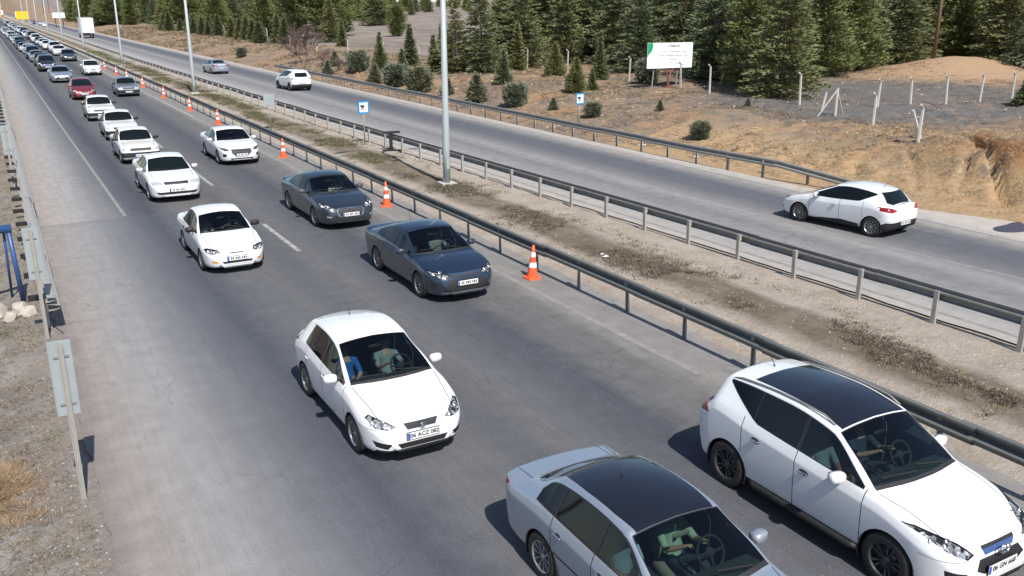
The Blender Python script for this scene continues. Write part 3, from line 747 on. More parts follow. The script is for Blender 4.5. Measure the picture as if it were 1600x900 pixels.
def spec_boxy():           # old square saloon
    return dict(L=4.24, W=1.63, H=1.41, FO=.76, WB=2.47, R=.29, clear=.19, nose=.66, hood=.80, cowl=(1.26, .94), ws=(1.78, 1.345), peak=(2.3, 1.41),
        hoodpts=[(.7, .87)], roof_end=(2.95, 1.365), deck=(3.42, .985), deckpts=[(3.9, .96)], tail=.93, belt=[(.3, .74), (1.1, .86), (2.2, .88), (3.3, .90), (3.8, .88)],
        dlo=(1.36, 3.14), dlo_rear=.22, wins=[(1.3, 2.18, 0), (2.23, 2.88, 0), (2.92, 3.3, 0)], doors=[(1.32, 2.2, 0), (2.2, 2.95, .2)],
        paint='cream', rim='cover', mirror=(1.52, .98), mirmat='trim', handles=[(2.08, .75), (2.85, .76)], handlemat='trim', sill=.27, plate=(.40, ''), rplate=(.6, ''),
        e0=.80, ea=.30, r0=.8, ra=.25, bow=.05, xroof=.72, rsh=.03, rroof=.04, bumpz=.53,
        front=[headlamp([(.46, .60), (.76, .60), (.76, .72), (.46, .72)]), ('grille', 'plastic', [(-.44, .72), (.44, .72), (.44, .60), (-.44, .60)], False, 0), ('bumper', 'plastic', [(-.82, .53), (.82, .53), (.82, .33), (-.82, .33)], False, .012)],
        rear=[('tail_light', 'lampred', [(.45, .68), (.78, .68), (.78, .82), (.45, .82)], True, 0), ('bumper', 'plastic', [(-.82, .55), (.82, .55), (.82, .36), (-.82, .36)], False, .012)])
def spec_clio():           # white hatchback seen from behind
    s = spec_hatch(); s.update(L=4.06, W=1.73, H=1.45, FO=.86, WB=2.59, rim='ten', plate=(.45, ''), rplate=(.45, ''), wsglass='glass', sideglass='glass', cabin=False, antenna=3.25,
        wins=[(1.2, 3.5, 0)], dlo=(1.28, 3.42), dlo_kick=2.95, doors=[(1.22, 2.32, 0), (2.32, 3.12, .28)], handles=[(2.14, .80)], sill=.26, sillmat='plastic', trimw=.01, ws=(2.0, 1.40), peak=(2.55, 1.465), roof_end=(3.48, 1.365), deck=(3.90, 1.0),
        rwfront=(1.045, 1.325, .58, .50), sidepanels=[('sill_moulding', 'plastic', [(1.5, .26), (3.0, .26), (3.05, .33), (2.4, .37), (1.7, .30)])],
        rear=[('tail_light', 'lampred', [(.42, .84), (.70, .80), (.86, .84), (.86, .96), (.60, .93)], True, 0), ('bumper_lip', 'plastic', [(-.80, .50), (.80, .50), (.86, .38), (.80, .2), (-.80, .2), (-.86, .38)], False, 0.004)]); return s
def spec_suv2():           # plain small crossover for the far traffic
    s = spec_suv(); s.update(rplate=(.62, ''), wsglass='glass', sideglass='glass', cabin=False, toppanels=[], darkrim=False, paint='white', antenna=None, plate=(.53, ''),
        rwfront=(1.17, 1.47, .56, .50), rear=[('tail_light', 'lampdark', [(.50, .98), (.88, .96), (.88, 1.06), (.60, 1.05)], True, 0), ('bumper_lip', 'plastic', [(-.86, .55), (.86, .55), (.86, .2), (-.86, .2)], False, 0)]); s.pop('sidepanels'); return s
def sstep(a, b, x):
    t = min(max((x-a)/(b-a), 0.0), 1.0); return t*t*(3-2*t)
def terrain_base(x, y):
    """height of the land beside the roads, metres above the asphalt"""
    if x < .45:
        return -.04-.10*min(.45-x, 3)-.9*sstep(-3, -12, x)
    if x > 26.9:
        near = sstep(27, 17.5, y)                       # the cut bank is highest beside the near end
        w = 9-6.8*near; H = 1.0+1.35*near
        e = 27.2+3.2*near
        z = H*sstep(e, e+w, x)-.04
        d = max(0, x-30)
        z += .022*min(d, 120)+.05*max(0, min(d-120, 500))
        z += 26*sstep(450, 1500, y)
        return z
    return -.04+26*sstep(450, 1500, y)*0
# ------------------------------------------------------------------ terrain
def ground_z(x, y):
    z = terrain_base(x, y)
    if x > 27.2:
        a = sstep(27.2, 30, x)
        z += a*.22*(noise.noise((x*.16, y*.16, 0)))+a*.10*noise.noise((x*.7, y*.7, 3))
        if y < 34: z += a*(.17*noise.noise((x*1.5, y*1.5, 5))+.10*noise.noise((x*3.6, y*3.6, 6)))
        # erosion gullies down the cut bank and the heap of spoil behind it
        for (gx, gy, hx, hy, wd, dp) in ((30.6, 18.4, 35.4, 23.8, .17, 1.5), (29.8, 21.4, 33.4, 24.6, .14, .5), (32.0, 16.6, 36.5, 20.0, .2, 1.0), (30.2, 19.9, 32.8, 21.4, .16, .5), (28.9, 23.4, 31.2, 25.4, .15, .4)):
            if 14 < y < 28 and x < 40:
                ux, uy = hx-gx, hy-gy; t = max(0, min(1, ((x-gx)*ux+(y-gy)*uy)/(ux*ux+uy*uy)))
                d = math.hypot(x-gx-ux*t, y-gy-uy*t)+.12*noise.noise((x*1.5, y*1.5, 9))
                z -= dp*(.35+.65*t)*math.exp(-(d/wd)**2)*sstep(29, 30.5, x)
        for (mx, my, r, h) in ((64.5, 44.6, 7.5, 1.3), (47.0, 55.5, 4, .4)):
            z += h*math.exp(-((x-mx)**2+(y-my)**2)/(r*r*.5))
    elif x > 12.3 and x < 17.2:
        z += .05+.10*max(0, 1-abs(x-14.7)/1.8)+.05*noise.noise((x*1.3, y*1.3, 2))
    elif x < .4:
        z += .13*math.exp(-(((x+.95)/.55)**2+((y-13.8)/1.0)**2))
        z += .16*min(1, .4-x)*noise.noise((x*1.1, y*1.1, 1))+.05*min(1, (.4-x)*2)*noise.noise((x*5, y*5, 1))
    return z
def axis(segs):
    o = []
    for a, b, st in segs:
        n = max(1, int(round((b-a)/st))); o += [a+(b-a)*i/n for i in range(n)]
    return o+[segs[-1][1]]
def ground():
    xs = axis([(-120, -20, 10), (-20, -5, 1), (-5, .4, .16), (.4, .7, .3), (.7, 12.3, 2.9), (12.3, 17.4, .2), (17.4, 27, 2.4), (27, 37, .2), (37, 60, .5), (60, 100, 1.6), (100, 400, 8), (400, 900, 50)])
    ys = axis([(-15, 8, 2), (8, 34, .22), (34, 70, .6), (70, 130, 1.6), (130, 400, 6), (400, 2500, 50)])
    v = [(x, y, ground_z(x, y)) for y in ys for x in xs]; n = len(xs)
    f = [(j*n+i, j*n+i+1, (j+1)*n+i+1, (j+1)*n+i) for j in range(len(ys)-1) for i in range(n-1)]
    me = pyd('ground', v, f, True)
    m = NT('dry_earth'); co = m.coord('World'); sep = m.n('SeparateXYZ'); m.l(co, sep.inputs[0]); X, Y, Z = sep.outputs
    n1 = m.noise(co, .22, 6, .6); n2 = m.noise(co, 1.1, 8, .65); n3 = m.noise(co, 7, 6, .7); n4 = m.noise(co, 45, 4, .7)
    # hillside right of the roads: orange subsoil, straw and grey litter in patches
    hill = m.mix(m.ramp(n1, [(.38, 0), (.60, 1)]), (.42, .25, .13), (.28, .215, .155))
    hill = m.mix(m.ramp(n2, [(.46, 0), (.60, .7)]), hill, (.135, .125, .115))
    hill = m.mix(m.ramp(n3, [(.56, 0), (.68, .7)]), hill, (.50, .36, .21))
    # dark grey burnt-looking clearing, orange spoil heap
    dcl = m.n('VectorMath', operation='DISTANCE'); m.l(co, dcl.inputs[0]); dcl.inputs[1].default_value = (47, 37, 1.3)
    hill = m.mix(m.math('MULTIPLY', m.ramp(m.math('ADD', m.math('DIVIDE', dcl.outputs['Value'], 30), m.math('MULTIPLY', m.math('SUBTRACT', n1, .5), .45)), [(.30, 1), (.42, 0)]), m.ramp(n2, [(.30, .3), (.50, .92)])), hill, m.mix(n3, (.085, .088, .094), (.19, .185, .18)))
    dmd = m.n('VectorMath', operation='DISTANCE'); m.l(co, dmd.inputs[0]); dmd.inputs[1].default_value = (64.5, 44.6, 2.8)
    hill = m.mix(m.ramp(m.math('ADD', m.math('DIVIDE', dmd.outputs['Value'], 20), m.math('MULTIPLY', m.math('SUBTRACT', n2, .5), .3)), [(.30, .85), (.46, 0)]), hill, m.mix(n3, (.40, .245, .14), (.56, .39, .24)))
    # purple grey field far behind
    fld = m.mix(m.ramp(m.noise(m.coord('World', (1, .4, 1)), .25, 8, .75), [(.38, 0), (.62, 1)]), (.17, .145, .13), (.33, .285, .25))
    hill = m.mix(m.math('MULTIPLY', m.math('MULTIPLY', m.math('GREATER_THAN', Y, 92), m.ramp(m.math('ADD', m.math('DIVIDE', X, 100), m.math('MULTIPLY', n1, .08)), [(.44, 0), (.50, 1)])), .85), hill, fld)
    # straw covered face of the cut bank
    geo = m.n('NewGeometry'); sn = m.n('SeparateXYZ'); m.l(geo.outputs['Normal'], sn.inputs[0])
    steep = m.ramp(sn.outputs[2], [(.70, 1), (.90, 0)])
    cs_ = m.coord('World', (1, 1, .35)); ns = m.noise(cs_, 5, 8, .7)
    straw = m.mix(m.ramp(ns, [(.36, 0), (.62, 1)]), (.46, .28, .14), (.68, .49, .27))
    straw = m.mix(m.math('MULTIPLY', m.ramp(m.math('DIVIDE', Z, 3.0), [(.34, 0), (.52, 1)]), .85), straw, (.42, .19, .075))
    straw = m.mix(m.ramp(n3, [(.62, 0), (.72, .8)]), straw, (.10, .075, .05))
    nearb = m.math('MULTIPLY', m.math('LESS_THAN', Y, 38), m.math('LESS_THAN', Z, 2.3))
    hill = m.mix(m.math('MULTIPLY', nearb, m.math('MAXIMUM', steep, m.ramp(Z, [(.5, .55), (1.0, 0)]))), hill, straw)
    # median
    med = m.mix(m.ramp(n2, [(.35, 0), (.65, 1)]), (.385, .315, .25), (.51, .44, .37))
    med = m.mix(m.ramp(n4, [(.62, 0), (.72, .8)]), med, (.62, .58, .54))
    dx = m.math('ABSOLUTE', m.math('SUBTRACT', m.math('ADD', X, m.math('MULTIPLY', n1, 1.6)), 15.5))
    strp = m.math('MULTIPLY', m.ramp(dx, [(.55, 1), (1.25, 0)]), m.ramp(n2, [(.30, .55), (.55, 1)]))
    med = m.mix(strp, med, m.mix(n3, (.10, .08, .06), (.26, .20, .14)))
    # left verge
    lef = m.mix(m.ramp(n2, [(.4, 0), (.62, 1)]), (.24, .205, .175), (.37, .335, .305))
    lef = m.mix(m.ramp(n3, [(.36, .75), (.48, 0)]), lef, (.13, .105, .08)); lef = m.mix(m.ramp(n3, [(.58, 0), (.68, .85)]), lef, (.50, .47, .43))
    lef = m.mix(m.ramp(n4, [(.30, .7), (.42, 0)]), lef, (.08, .07, .055))
    lef = m.mix(m.math('MULTIPLY', m.ramp(m.math('ADD', m.math('ADD', X, 1.0), m.math('MULTIPLY', m.math('SUBTRACT', n2, .5), 1.2)), [(.55, 0), (1.0, 1)]), .8), lef, m.mix(n3, (.25, .21, .18), (.38, .33, .29)))
    c = m.mix(m.math('GREATER_THAN', X, 11), lef, med); c = m.mix(m.math('GREATER_THAN', X, 22), c, hill)
    c = m.mix(m.math('MULTIPLY', n4, .35), c, (.10, .085, .07)); m.col(c)
    m.set(Roughness=.95); m.b.inputs['Specular IOR Level'].default_value = .2
    h = m.math('ADD', m.math('MULTIPLY', n3, 1.0), m.math('MULTIPLY', n4, .45)); m.bump(h, .10, .8)
    o = link('ground', me, m.m); tag(o, kind='structure')
ground()

def asphalt(name, stops, tone=(1, 1, 1), seam=True, x0=0.0, span=30.0):
    """asphalt whose tone follows the wheel tracks and dust across the width"""
    m = NT(name); co = m.coord('World'); sep = m.n('SeparateXYZ'); m.l(co, sep.inputs[0]); X, Y, Z = sep.outputs
    st = m.coord('World', (1, .06, 1)); n_s = m.noise(st, 1.3, 5, .6); n_s2 = m.noise(st, 6, 4, .6)
    n_b = m.noise(co, .35, 5, .6); n_m = m.noise(co, 2.2, 6, .65); n_f = m.noise(co, 60, 3, .7)
    xx = m.math('ADD', X, m.math('MULTIPLY', m.math('SUBTRACT', n_s, .5), .55))
    xx = m.math('ADD', xx, m.math('MULTIPLY', m.math('SUBTRACT', n_m, .5), .35))
    t = m.math('DIVIDE', m.math('SUBTRACT', xx, x0), span)
    c = m.ramp(t, [((x-x0)/span, col) for x, col in stops])
    c = m.mix(.55, c, m.mix(n_b, (.62, .63, .66), (1.0, .99, .96)), 'MULTIPLY')
    c = m.mix(.5, c, m.mix(n_s2, (.6, .6, .62), (1, 1, 1)), 'MULTIPLY')
    c = m.mix(.55, c, m.ramp(n_m, [(.33, .62), (.66, 1)]), 'MULTIPLY')
    c = m.mix(.8, c, m.ramp(n_f, [(.3, .45), (.7, 1.35)]), 'MULTIPLY')
    n_g = m.noise(co, 22, 3, .8); c = m.mix(m.ramp(n_g, [(.60, 0), (.72, .35)]), c, (.30, .29, .28)); c = m.mix(m.ramp(n_g, [(.28, .4), (.38, 0)]), c, (.035, .036, .04))
    n_t = m.noise(m.coord('World', (1, .03, 1)), 11, 3, .6); c = m.mix(.16, c, m.ramp(n_t, [(.35, .6), (.65, 1.2)]), 'MULTIPLY')
    v = m.n('TexVoronoi', feature='DISTANCE_TO_EDGE'); v.inputs['Scale'].default_value = .55
    wv = m.n('VectorMath', operation='ADD'); nz_ = m.n('TexNoise'); nz_.inputs['Scale'].default_value = 1.6; nz_.inputs['Detail'].default_value = 6
    m.l(co, nz_.inputs['Vector']); sc_ = m.n('VectorMath', operation='SCALE'); sc_.inputs[3].default_value = 1.1; m.l(nz_.outputs['Color'], sc_.inputs[0])
    m.l(co, wv.inputs[0]); m.l(sc_.outputs[0], wv.inputs[1]); m.l(wv.outputs[0], v.inputs['Vector'])
    crack = m.math('MULTIPLY', m.ramp(v.outputs['Distance'], [(.003, 1), (.009, 0)]), m.ramp(n_b, [(.50, 0), (.64, .6)]))
    c = m.mix(crack, c, (.03, .03, .032))
    # sealed old crack marks and oil drips between the wheel tracks
    n_o = m.noise(m.coord('World', (1.6, .5, 1)), 2.6, 6, .75); oil = m.ramp(n_o, [(.60, 0), (.70, .55)])
    c = m.mix(oil, c, m.mix(.5, c, (.035, .036, .042)))
    if seam:
        s_ = m.ramp(m.math('ABSOLUTE', m.math('SUBTRACT', m.math('ADD', Y, m.math('MULTIPLY', n_m, .5)), 31.8)), [(.03, .35), (.22, 0)])
        c = m.mix(s_, c, (.07, .07, .075))
        nearer = m.math('MULTIPLY', m.math('LESS_THAN', Y, 31.6), m.math('LESS_THAN', X, 8))
        c = m.mix(m.math('MULTIPLY', nearer, .22), c, (.06, .064, .078))
    c = m.mix(1.0, c, (1.55, 1.55, 1.55), 'MULTIPLY')
    m.col(c); m.set(Roughness=.82); m.b.inputs['Specular IOR Level'].default_value = .35
    m.bump(m.math('ADD', n_f, m.math('MULTIPLY', n_m, .6)), .010, .5)
    return m.m
LA = (.098, .098, .104); LD = (.062, .065, .077); DU = (.30, .285, .265); BR = (.145, .138, .13)
M['asphalt_left'] = asphalt('worn_asphalt', [(.5, (.215, .183, .155)), (.85, (.285, .245, .21)), (1.3, (.30, .272, .248)), (2.0, (.268, .26, .252)), (2.75, (.17, .168, .17)), (3.4, (.098, .101, .112)), (4.1, (.050, .055, .070)), (4.9, (.105, .104, .106)), (5.7, (.112, .109, .107)), (6.4, (.085, .085, .088)), (7.3, (.115, .112, .11)), (8.2, (.078, .080, .090)), (8.9, (.062, .065, .076)), (9.6, (.108, .106, .106)), (10.4, (.12, .116, .112)), (11.0, (.205, .19, .175)), (11.6, (.19, .178, .168)), (12.6, (.24, .22, .20))], x0=0, span=14)
M['asphalt_right'] = asphalt('pale_worn_asphalt', [(17.2, (.38, .34, .30)), (18.4, (.31, .29, .27)), (19.6, (.225, .217, .21)), (20.8, (.165, .162, .162)), (21.7, (.235, .226, .218)), (22.6, (.145, .143, .145)), (23.5, (.098, .101, .112)), (24.6, (.092, .096, .108)), (25.3, (.175, .169, .164)), (26.2, (.35, .32, .29)), (27.0, (.40, .36, .31))], x0=16, span=12, seam=False)
def sheet(name, rows, mat, z=0.0):
    v = []; f = []
    for i, (y, a, b) in enumerate(rows): v += [(a, y, z), (b, y, z)]
    for i in range(len(rows)-1): f.append((2*i, 2*i+1, 2*i+3, 2*i+2))
    o = link(name, pyd(name, v, f), mat); tag(o, kind='structure'); return o
YS = [-14, 0, 10, 20, 35, 60, 100, 200, 450, 900, 1600]
def jag(x, y, s): return x+.12*noise.noise((y*.9, s, 0))
rows = [(y, jag(.50, y, 1)+.10*noise.noise((y*3.1, 8, 0)), jag(12.35, y, 2)) for y in axis([(-14, 5, 2), (5, 60, .35), (60, 200, 3), (200, 1600, 60)])]
sheet('road_left', rows, M['asphalt_left'])
def rr_l(y): return 17.75-.030*min(max(y-12, 0), 90)*(1 if y < 60 else 1)*.75
def shl(y): return sstep(22, 14, y)
rows = [(y, jag(rr_l(y), y, 3), jag(26.95+1.9*shl(y), y, 4)) for y in axis([(-14, 5, 2), (5, 60, .35), (60, 200, 3), (200, 1600, 60)])]
sheet('road_right', rows, M['asphalt_right'])
# painted lines, worn to grey
def marking_mat(name, lo, hi, base):
    m = NT(name); co = m.coord('World'); n = m.noise(co, 3.0, 8, .75); n2 = m.noise(co, 30, 4, .8)
    w_ = m.ramp(m.math('MULTIPLY_ADD', n2, .45, m.math('MULTIPLY', n, .6)), [(lo, 0), (hi, 1)])
    m.col(m.mix(w_, base, (.50, .49, .47))); m.set(Roughness=.8); return m.m
M['line'] = marking_mat('worn_road_paint', .44, .66, (.16, .157, .155))
M['line_faint'] = marking_mat('nearly_gone_road_paint', .50, .86, (.20, .19, .18))
def stripe(x, y0, y1, w, mat, dx=0.0):
    n = max(1, int((y1-y0)/8)); r = []
    for i in range(n+1):
        y = y0+(y1-y0)*i/n; c = x+dx*(y-y0); r.append((y, c-w/2, c+w/2))
    sheet('lane_marking', r, mat, .004)
stripe(3.3, 31.9, 62, .11, M['line_faint']); stripe(3.3, 62, 250, .12, M['line_faint'], .002)
for k in range(30):
    y = 24.6+11.35*k
    stripe(7.02, y, y+3.9, .14, M['line'])
stripe(10.95, 12, 60, .16, M['line_faint']); stripe(10.95, 60, 300, .16, M['line'], -.003)
stripe(22.9, 5, 30, .13, M['line_faint'], -.07); stripe(21.15, 30, 120, .13, M['line_faint'], -.005)
stripe(18.3, 5, 60, .12, M['line_faint'], -.02); stripe(26.0, 5, 120, .12, M['line_faint'])
# dark wet patch on the right shoulder
pm = simple('wet_earth', (.040, .050, .085), rough=.35, var=.35, scale=3, spec=.4)
v = [(28.1+1.5*math.cos(t)*(1+.18*noise.noise((math.cos(t)*1.5, math.sin(t)*1.5, 4))), 16.1+.50*math.sin(t)*(1+.25*noise.noise((math.cos(t)*2, math.sin(t)*2, 7))), .006) for t in [2*math.pi*i/40 for i in range(40)]]
tag(link('puddle', pyd('puddle', v, [tuple(range(40))]), pm), kind='structure')

# ------------------------------------------------------------------ guard rails
M['galv'] = simple('weathered_galvanised_steel', (.26, .25, .235), rough=.55, metal=.25, var=.25, scale=3)
M['galvdark'] = simple('grimy_galvanised_steel', (.135, .138, .130), rough=.55, metal=.1, var=.3, scale=3)
M['galvpost'] = simple('galvanised_post', (.34, .325, .30), rough=.6, metal=.15, var=.2, scale=5)
WP = [(.0, .78), (.035, .765), (.035, .735), (.0, .70), (-.0, .675), (-.055, .645), (-.055, .60), (-.0, .57), (0, .545), (.035, .51), (.035, .48), (0, .465)]
WP = [(.0, .80), (-.055, .785), (-.065, .755), (-.056, .725), (.012, .690), (.012, .652), (-.088, .600), (-.095, .565), (-.075, .52), (.0, .50)]
def wbeam(length, d=1):
    mb = MB(); n = len(WP)
    pr = [(d*x, z) for x, z in WP]; back = [(d*(x+.012), z) for x, z in WP][::-1]
    loop = pr+back; m_ = len(loop)
    v = [(x, y, z) for y in (0, length) for x, z in loop]
    f = [(i, (i+1) % m_, m_+(i+1) % m_, m_+i) for i in range(m_)]
    mb.add(v, f); return mb
def post_mb(h, w=.10, t=.012, d=1):
    mb = MB()
    mb.box((0, 0, h/2-.1), (t, w, h+.2)); mb.box((d*-.03, -w/2, h/2-.1), (.06, t, h+.2)); mb.box((d*-.03, w/2, h/2-.1), (.06, t, h+.2)); return mb
def guard_rail(name, label, path, y0, y1, d, bm_, pm_, step=2.0, far=130, ph=.72, wide=1.0, spacer=True, zf=None):
    root = empty(name, (0, 0, 0)); tag(root, label, 'guardrail')
    zf = zf or (lambda y: 0)
    seg = {}
    pmesh = post_mb(ph, d=d).mesh('post'); pmesh.materials.append(pm_)
    sm = MB(); sm.box((-d*.05, 0, .64), (.10, .08, .16))
    if wide > 1: sm = MB(); sm.box((d*.14, 0, .66), (.30, .16, .10))  # left rail: wide block, its dark colour below stands in for post shadows
    smesh = sm.mesh('spacer_or_shadow_block'); smesh.materials.append(pm_ if wide == 1 else M['plastic'])
    y = y0; k = 0; farp = MB(); farb = MB()
    while y < y1:
        x = path(y)
        if y < far:
            o = link('post', pmesh, None, root, (x, y, zf(y)), (R_(random.uniform(-1, 1)), R_(random.uniform(-1.6, 1.6)), 0))
            if spacer: link('spacer_or_shadow_block', smesh, None, o)
        else: farp.bar((x, y, 0), (x, y, ph), .08)
        y += step; k += 1
    y = y0-.6
    L4 = step*2
    bmesh_ = wbeam(L4+.25, d*wide).mesh('beam', True); sharp(bmesh_, 50); bmesh_.materials.append(bm_)
    while y < y1:
        xa, xb = path(y)-d*.10, path(y+L4)-d*.10
        if y < far:
            o = link('beam', bmesh_, None, root, (xa+random.uniform(-.014, .014), y, zf(y)+random.uniform(-.012, .012)), (math.atan2(zf(y+L4)-zf(y), L4), 0, -math.atan2(xb-xa, L4)))
        else:
            n = len(WP); v = [(xx+d*q[0], yy, q[1]) for xx, yy in ((xa, y), (xb, y+L4)) for q in WP]
            farb.add(v, [(i, i+1, n+i+1, n+i) for i in range(n-1)])
        y += L4
    if farp.v: tag(farp.build('post', pm_, root), kind='stuff')
    if farb.v: tag(farb.build('beam', bm_, root), kind='stuff')
    return root
random.seed(4)
r1 = guard_rail('guardrail', 'dark grimy steel guardrail on thin posts beside the queue and the cones', lambda y: 12.0, 3.6, 420, 1, M['galvdark'], M['galvpost'], far=170)
def p2(y): return 17.45-.03*min(max(y-11.7, 0), 40)-.012*min(max(y-51.7, 0), 60)
r2 = guard_rail('guardrail', 'pale posted guardrail on the far side of the median, seen from its back', p2, 5.7, 420, -1, M['galv'], M['galvpost'], far=170)
def p3(y): return 27.0+.55*max(0, min(1, (27.5-y)/5))**1.6*2.2
r3 = guard_rail('guardrail', 'guardrail below the hillside whose near end bends away from the road', p3, 22.6, 97, -1 if False else 1, M['galv'], M['galvpost'], far=170, zf=lambda y: -.5*max(0, min(1, (25.5-y)/3)))
r4 = guard_rail('guardrail', 'dusty guardrail along the left verge behind the sign posts', lambda y: .32+.0035*max(0, y-20), 21.2, 330, -1, M['galvpost'], M['galvpost'], far=150, wide=2.3)
# parts hung between the rails: far queue side is in r1..r4 only

# ------------------------------------------------------------------ lamp posts
def lamp_post(x, y, h, label):
    root = empty('lamp_post', (x, y, .02), random.uniform(-.05, .05)); tag(root, label, 'lamp post', 'lamp posts along the median')
    mb = MB(); mb.box((0, 0, .06), (.6, .6, .2)); mb.build('footing', M['concrete'], root)
    mb = MB(); mb.tube([(0, 0, .1), (0, 0, 1.5), (0, 0, h)], [.15, .14, .075], 10); mb.build('pole', M['polegrey'], root, True)
    mb = MB(); mb.box((0, -.148, .9), (.12, .02, .4)); mb.build('access_door', M['polegrey'], root)
    for s in (-1, 1):
        mb = MB(); mb.tube([(0, 0, h-.1), (s*.3, 0, h+.35), (s*1.6, 0, h+.6)], [.05, .04, .03], 6); a = mb.build('arm', M['polegrey'], root, True)
        blob('lamp_head', (.38, .13, .07), M['polegrey'], a, (s*1.9, 0, h+.62), (0, 0, 0), 2.6, 8)
M['concrete'] = simple('pale_concrete', (.47, .45, .42), rough=.9, var=.2, scale=9, bump=.004)
M['polegrey'] = simple('pole_paint', (.36, .40, .40), rough=.5, metal=.1, var=.12, scale=1.5)
for i, (x, y) in enumerate([(14.9, 31.2), (14.1, 75.6), (14.1, 117.8), (13.6, 157.5), (13.5, 197), (13.5, 238), (13.5, 279), (13.5, 320), (13.5, 362)]):
    lab = ['tall grey lamp post in the median beside the two dark saloons', 'grey lamp post in the median behind the white saloon with the big grille', 'third grey lamp post along the median, rising above the right road', 'thin grey lamp post in line with the white box truck'][i] if i < 4 else 'thin pale lamp post far down the median'
    lamp_post(x, y, 11.0, lab)

# ------------------------------------------------------------------ signs
M['signback'] = simple('sign_back_aluminium', (.33, .37, .385), rough=.5, metal=.2, var=.14, scale=4)
M['signblue'] = simple('sign_blue', (.015, .22, .50), rough=.4); M['signwhite'] = simple('sign_white', (.80, .82, .82), rough=.45, var=.03)
M['darkpaint'] = simple('sign_black', (.02, .02, .025), rough=.5); M['signred'] = simple('sign_red', (.5, .02, .03), rough=.5)
def left_marker(x, y, tilt, label):
    root = empty('road_sign', (x, y, -.06), 0); root.rotation_euler = (0, R_(tilt), 0); tag(root, label, 'road sign', 'tall narrow sign backs along the left verge')
    mb = MB(); mb.box((-.03, 0, 1.2), (.012, .05, 2.4)); mb.box((.03, 0, 1.2), (.012, .05, 2.4)); mb.box((0, .025, 1.2), (.06, .012, 2.4)); mb.build('post', M['galvpost'], root)
    mb = MB(); mb.box((-.01, .05, 1.88), (.29, .012, 1.10)); mb.box((-.15, .04, 1.88), (.012, .02, 1.10)); mb.box((.13, .04, 1.88), (.012, .02, 1.10)); mb.build('panel', M['signback'], root)
    for z in (1.5, 2.2):
        mb = MB(); mb.box((0, .034, z), (.20, .016, .03)); mb.build('bracket', M['galv'], root)
left_marker(.30, 12.9, 0, 'nearest narrow grey sign back on a steel post, at the lower left verge')
left_marker(.28, 20.4, 0, 'second narrow grey sign back, where the left guardrail starts')
left_marker(.26, 39.5, 0, 'third narrow grey sign back, cut by the left edge beside the left guardrail')
def camera_sign(x, y, z, h, w, rz, label, face=True):
    root = empty('road_sign', (x, y, z), rz); tag(root, label, 'road sign')
    mb = MB(); mb.tube([(0, 0, 0), (0, 0, h)], .035, 8); mb.build('post', M['galvpost'], root, True)
    mb = MB(); mb.box((0, -.04, h-w/2), (w, .02, w*1.05)); mb.build('panel', M['signblue'] if face else M['signback'], root)
    if face:
        mb = MB(); mb.box((0, -.054, h-w/2), (w*.74, .01, w*.78)); f = mb.build('sign_face', M['signwhite'], root)
        mb = MB(); mb.box((-.09*w, -.061, h-w*.42), (w*.34, .004, w*.2)); mb.box((-.2*w, -.061, h-w*.36), (w*.2, .004, w*.12)); mb.build('camera_symbol', M['darkpaint'], f)
        mb = MB(); mb.box((-.1*w, -.061, h-w*.62), (w*.24, .004, w*.12)); mb.build('car_symbol', M['signred'], f)
        mb = MB(); mb.tube([(.08*w+.14*w*math.cos(t), -.062, h-w*.5+.2*w*math.sin(t)) for t in [i*.35-.9 for i in range(6)]], .012, 4); mb.build('wave_symbol', M['signblue'], f)
camera_sign(16.2, 43.5, 0, 2.15, .60, .06, 'square blue-bordered traffic camera sign standing in the median by the far guardrail')
camera_sign(28.7, 42.6, .05, 2.0, .60, .06, 'square blue-bordered traffic camera sign on a post behind the hillside guardrail')
camera_sign(13.4, 50.8, 0.05, 2.0, .60, 0, 'pale grey back of a square sign on a thin post in the median', False)
# black bracket left standing on the far median rail
t_ = empty('steel_bracket', (16.45, 40.6, .0)); tag(t_, 'short black steel bracket with flat feet standing against the far median guardrail', 'bracket')
mb = MB(); mb.box((0, 0, .45), (.14, .10, .8)); mb.build('upright', M['darkpaint'], t_)
mb = MB(); mb.box((.1, .1, .90), (.75, .35, .08)); mb.build('top_plate', M['darkpaint'], t_)
mb = MB(); mb.box((-.2, 0, .06), (.55, .14, .08), Matrix.Rotation(.3, 3, 'Z')); mb.box((.25, -.12, .05), (.5, .12, .07), Matrix.Rotation(-.7, 3, 'Z')); mb.build('foot_bars', M['darkpaint'], t_)

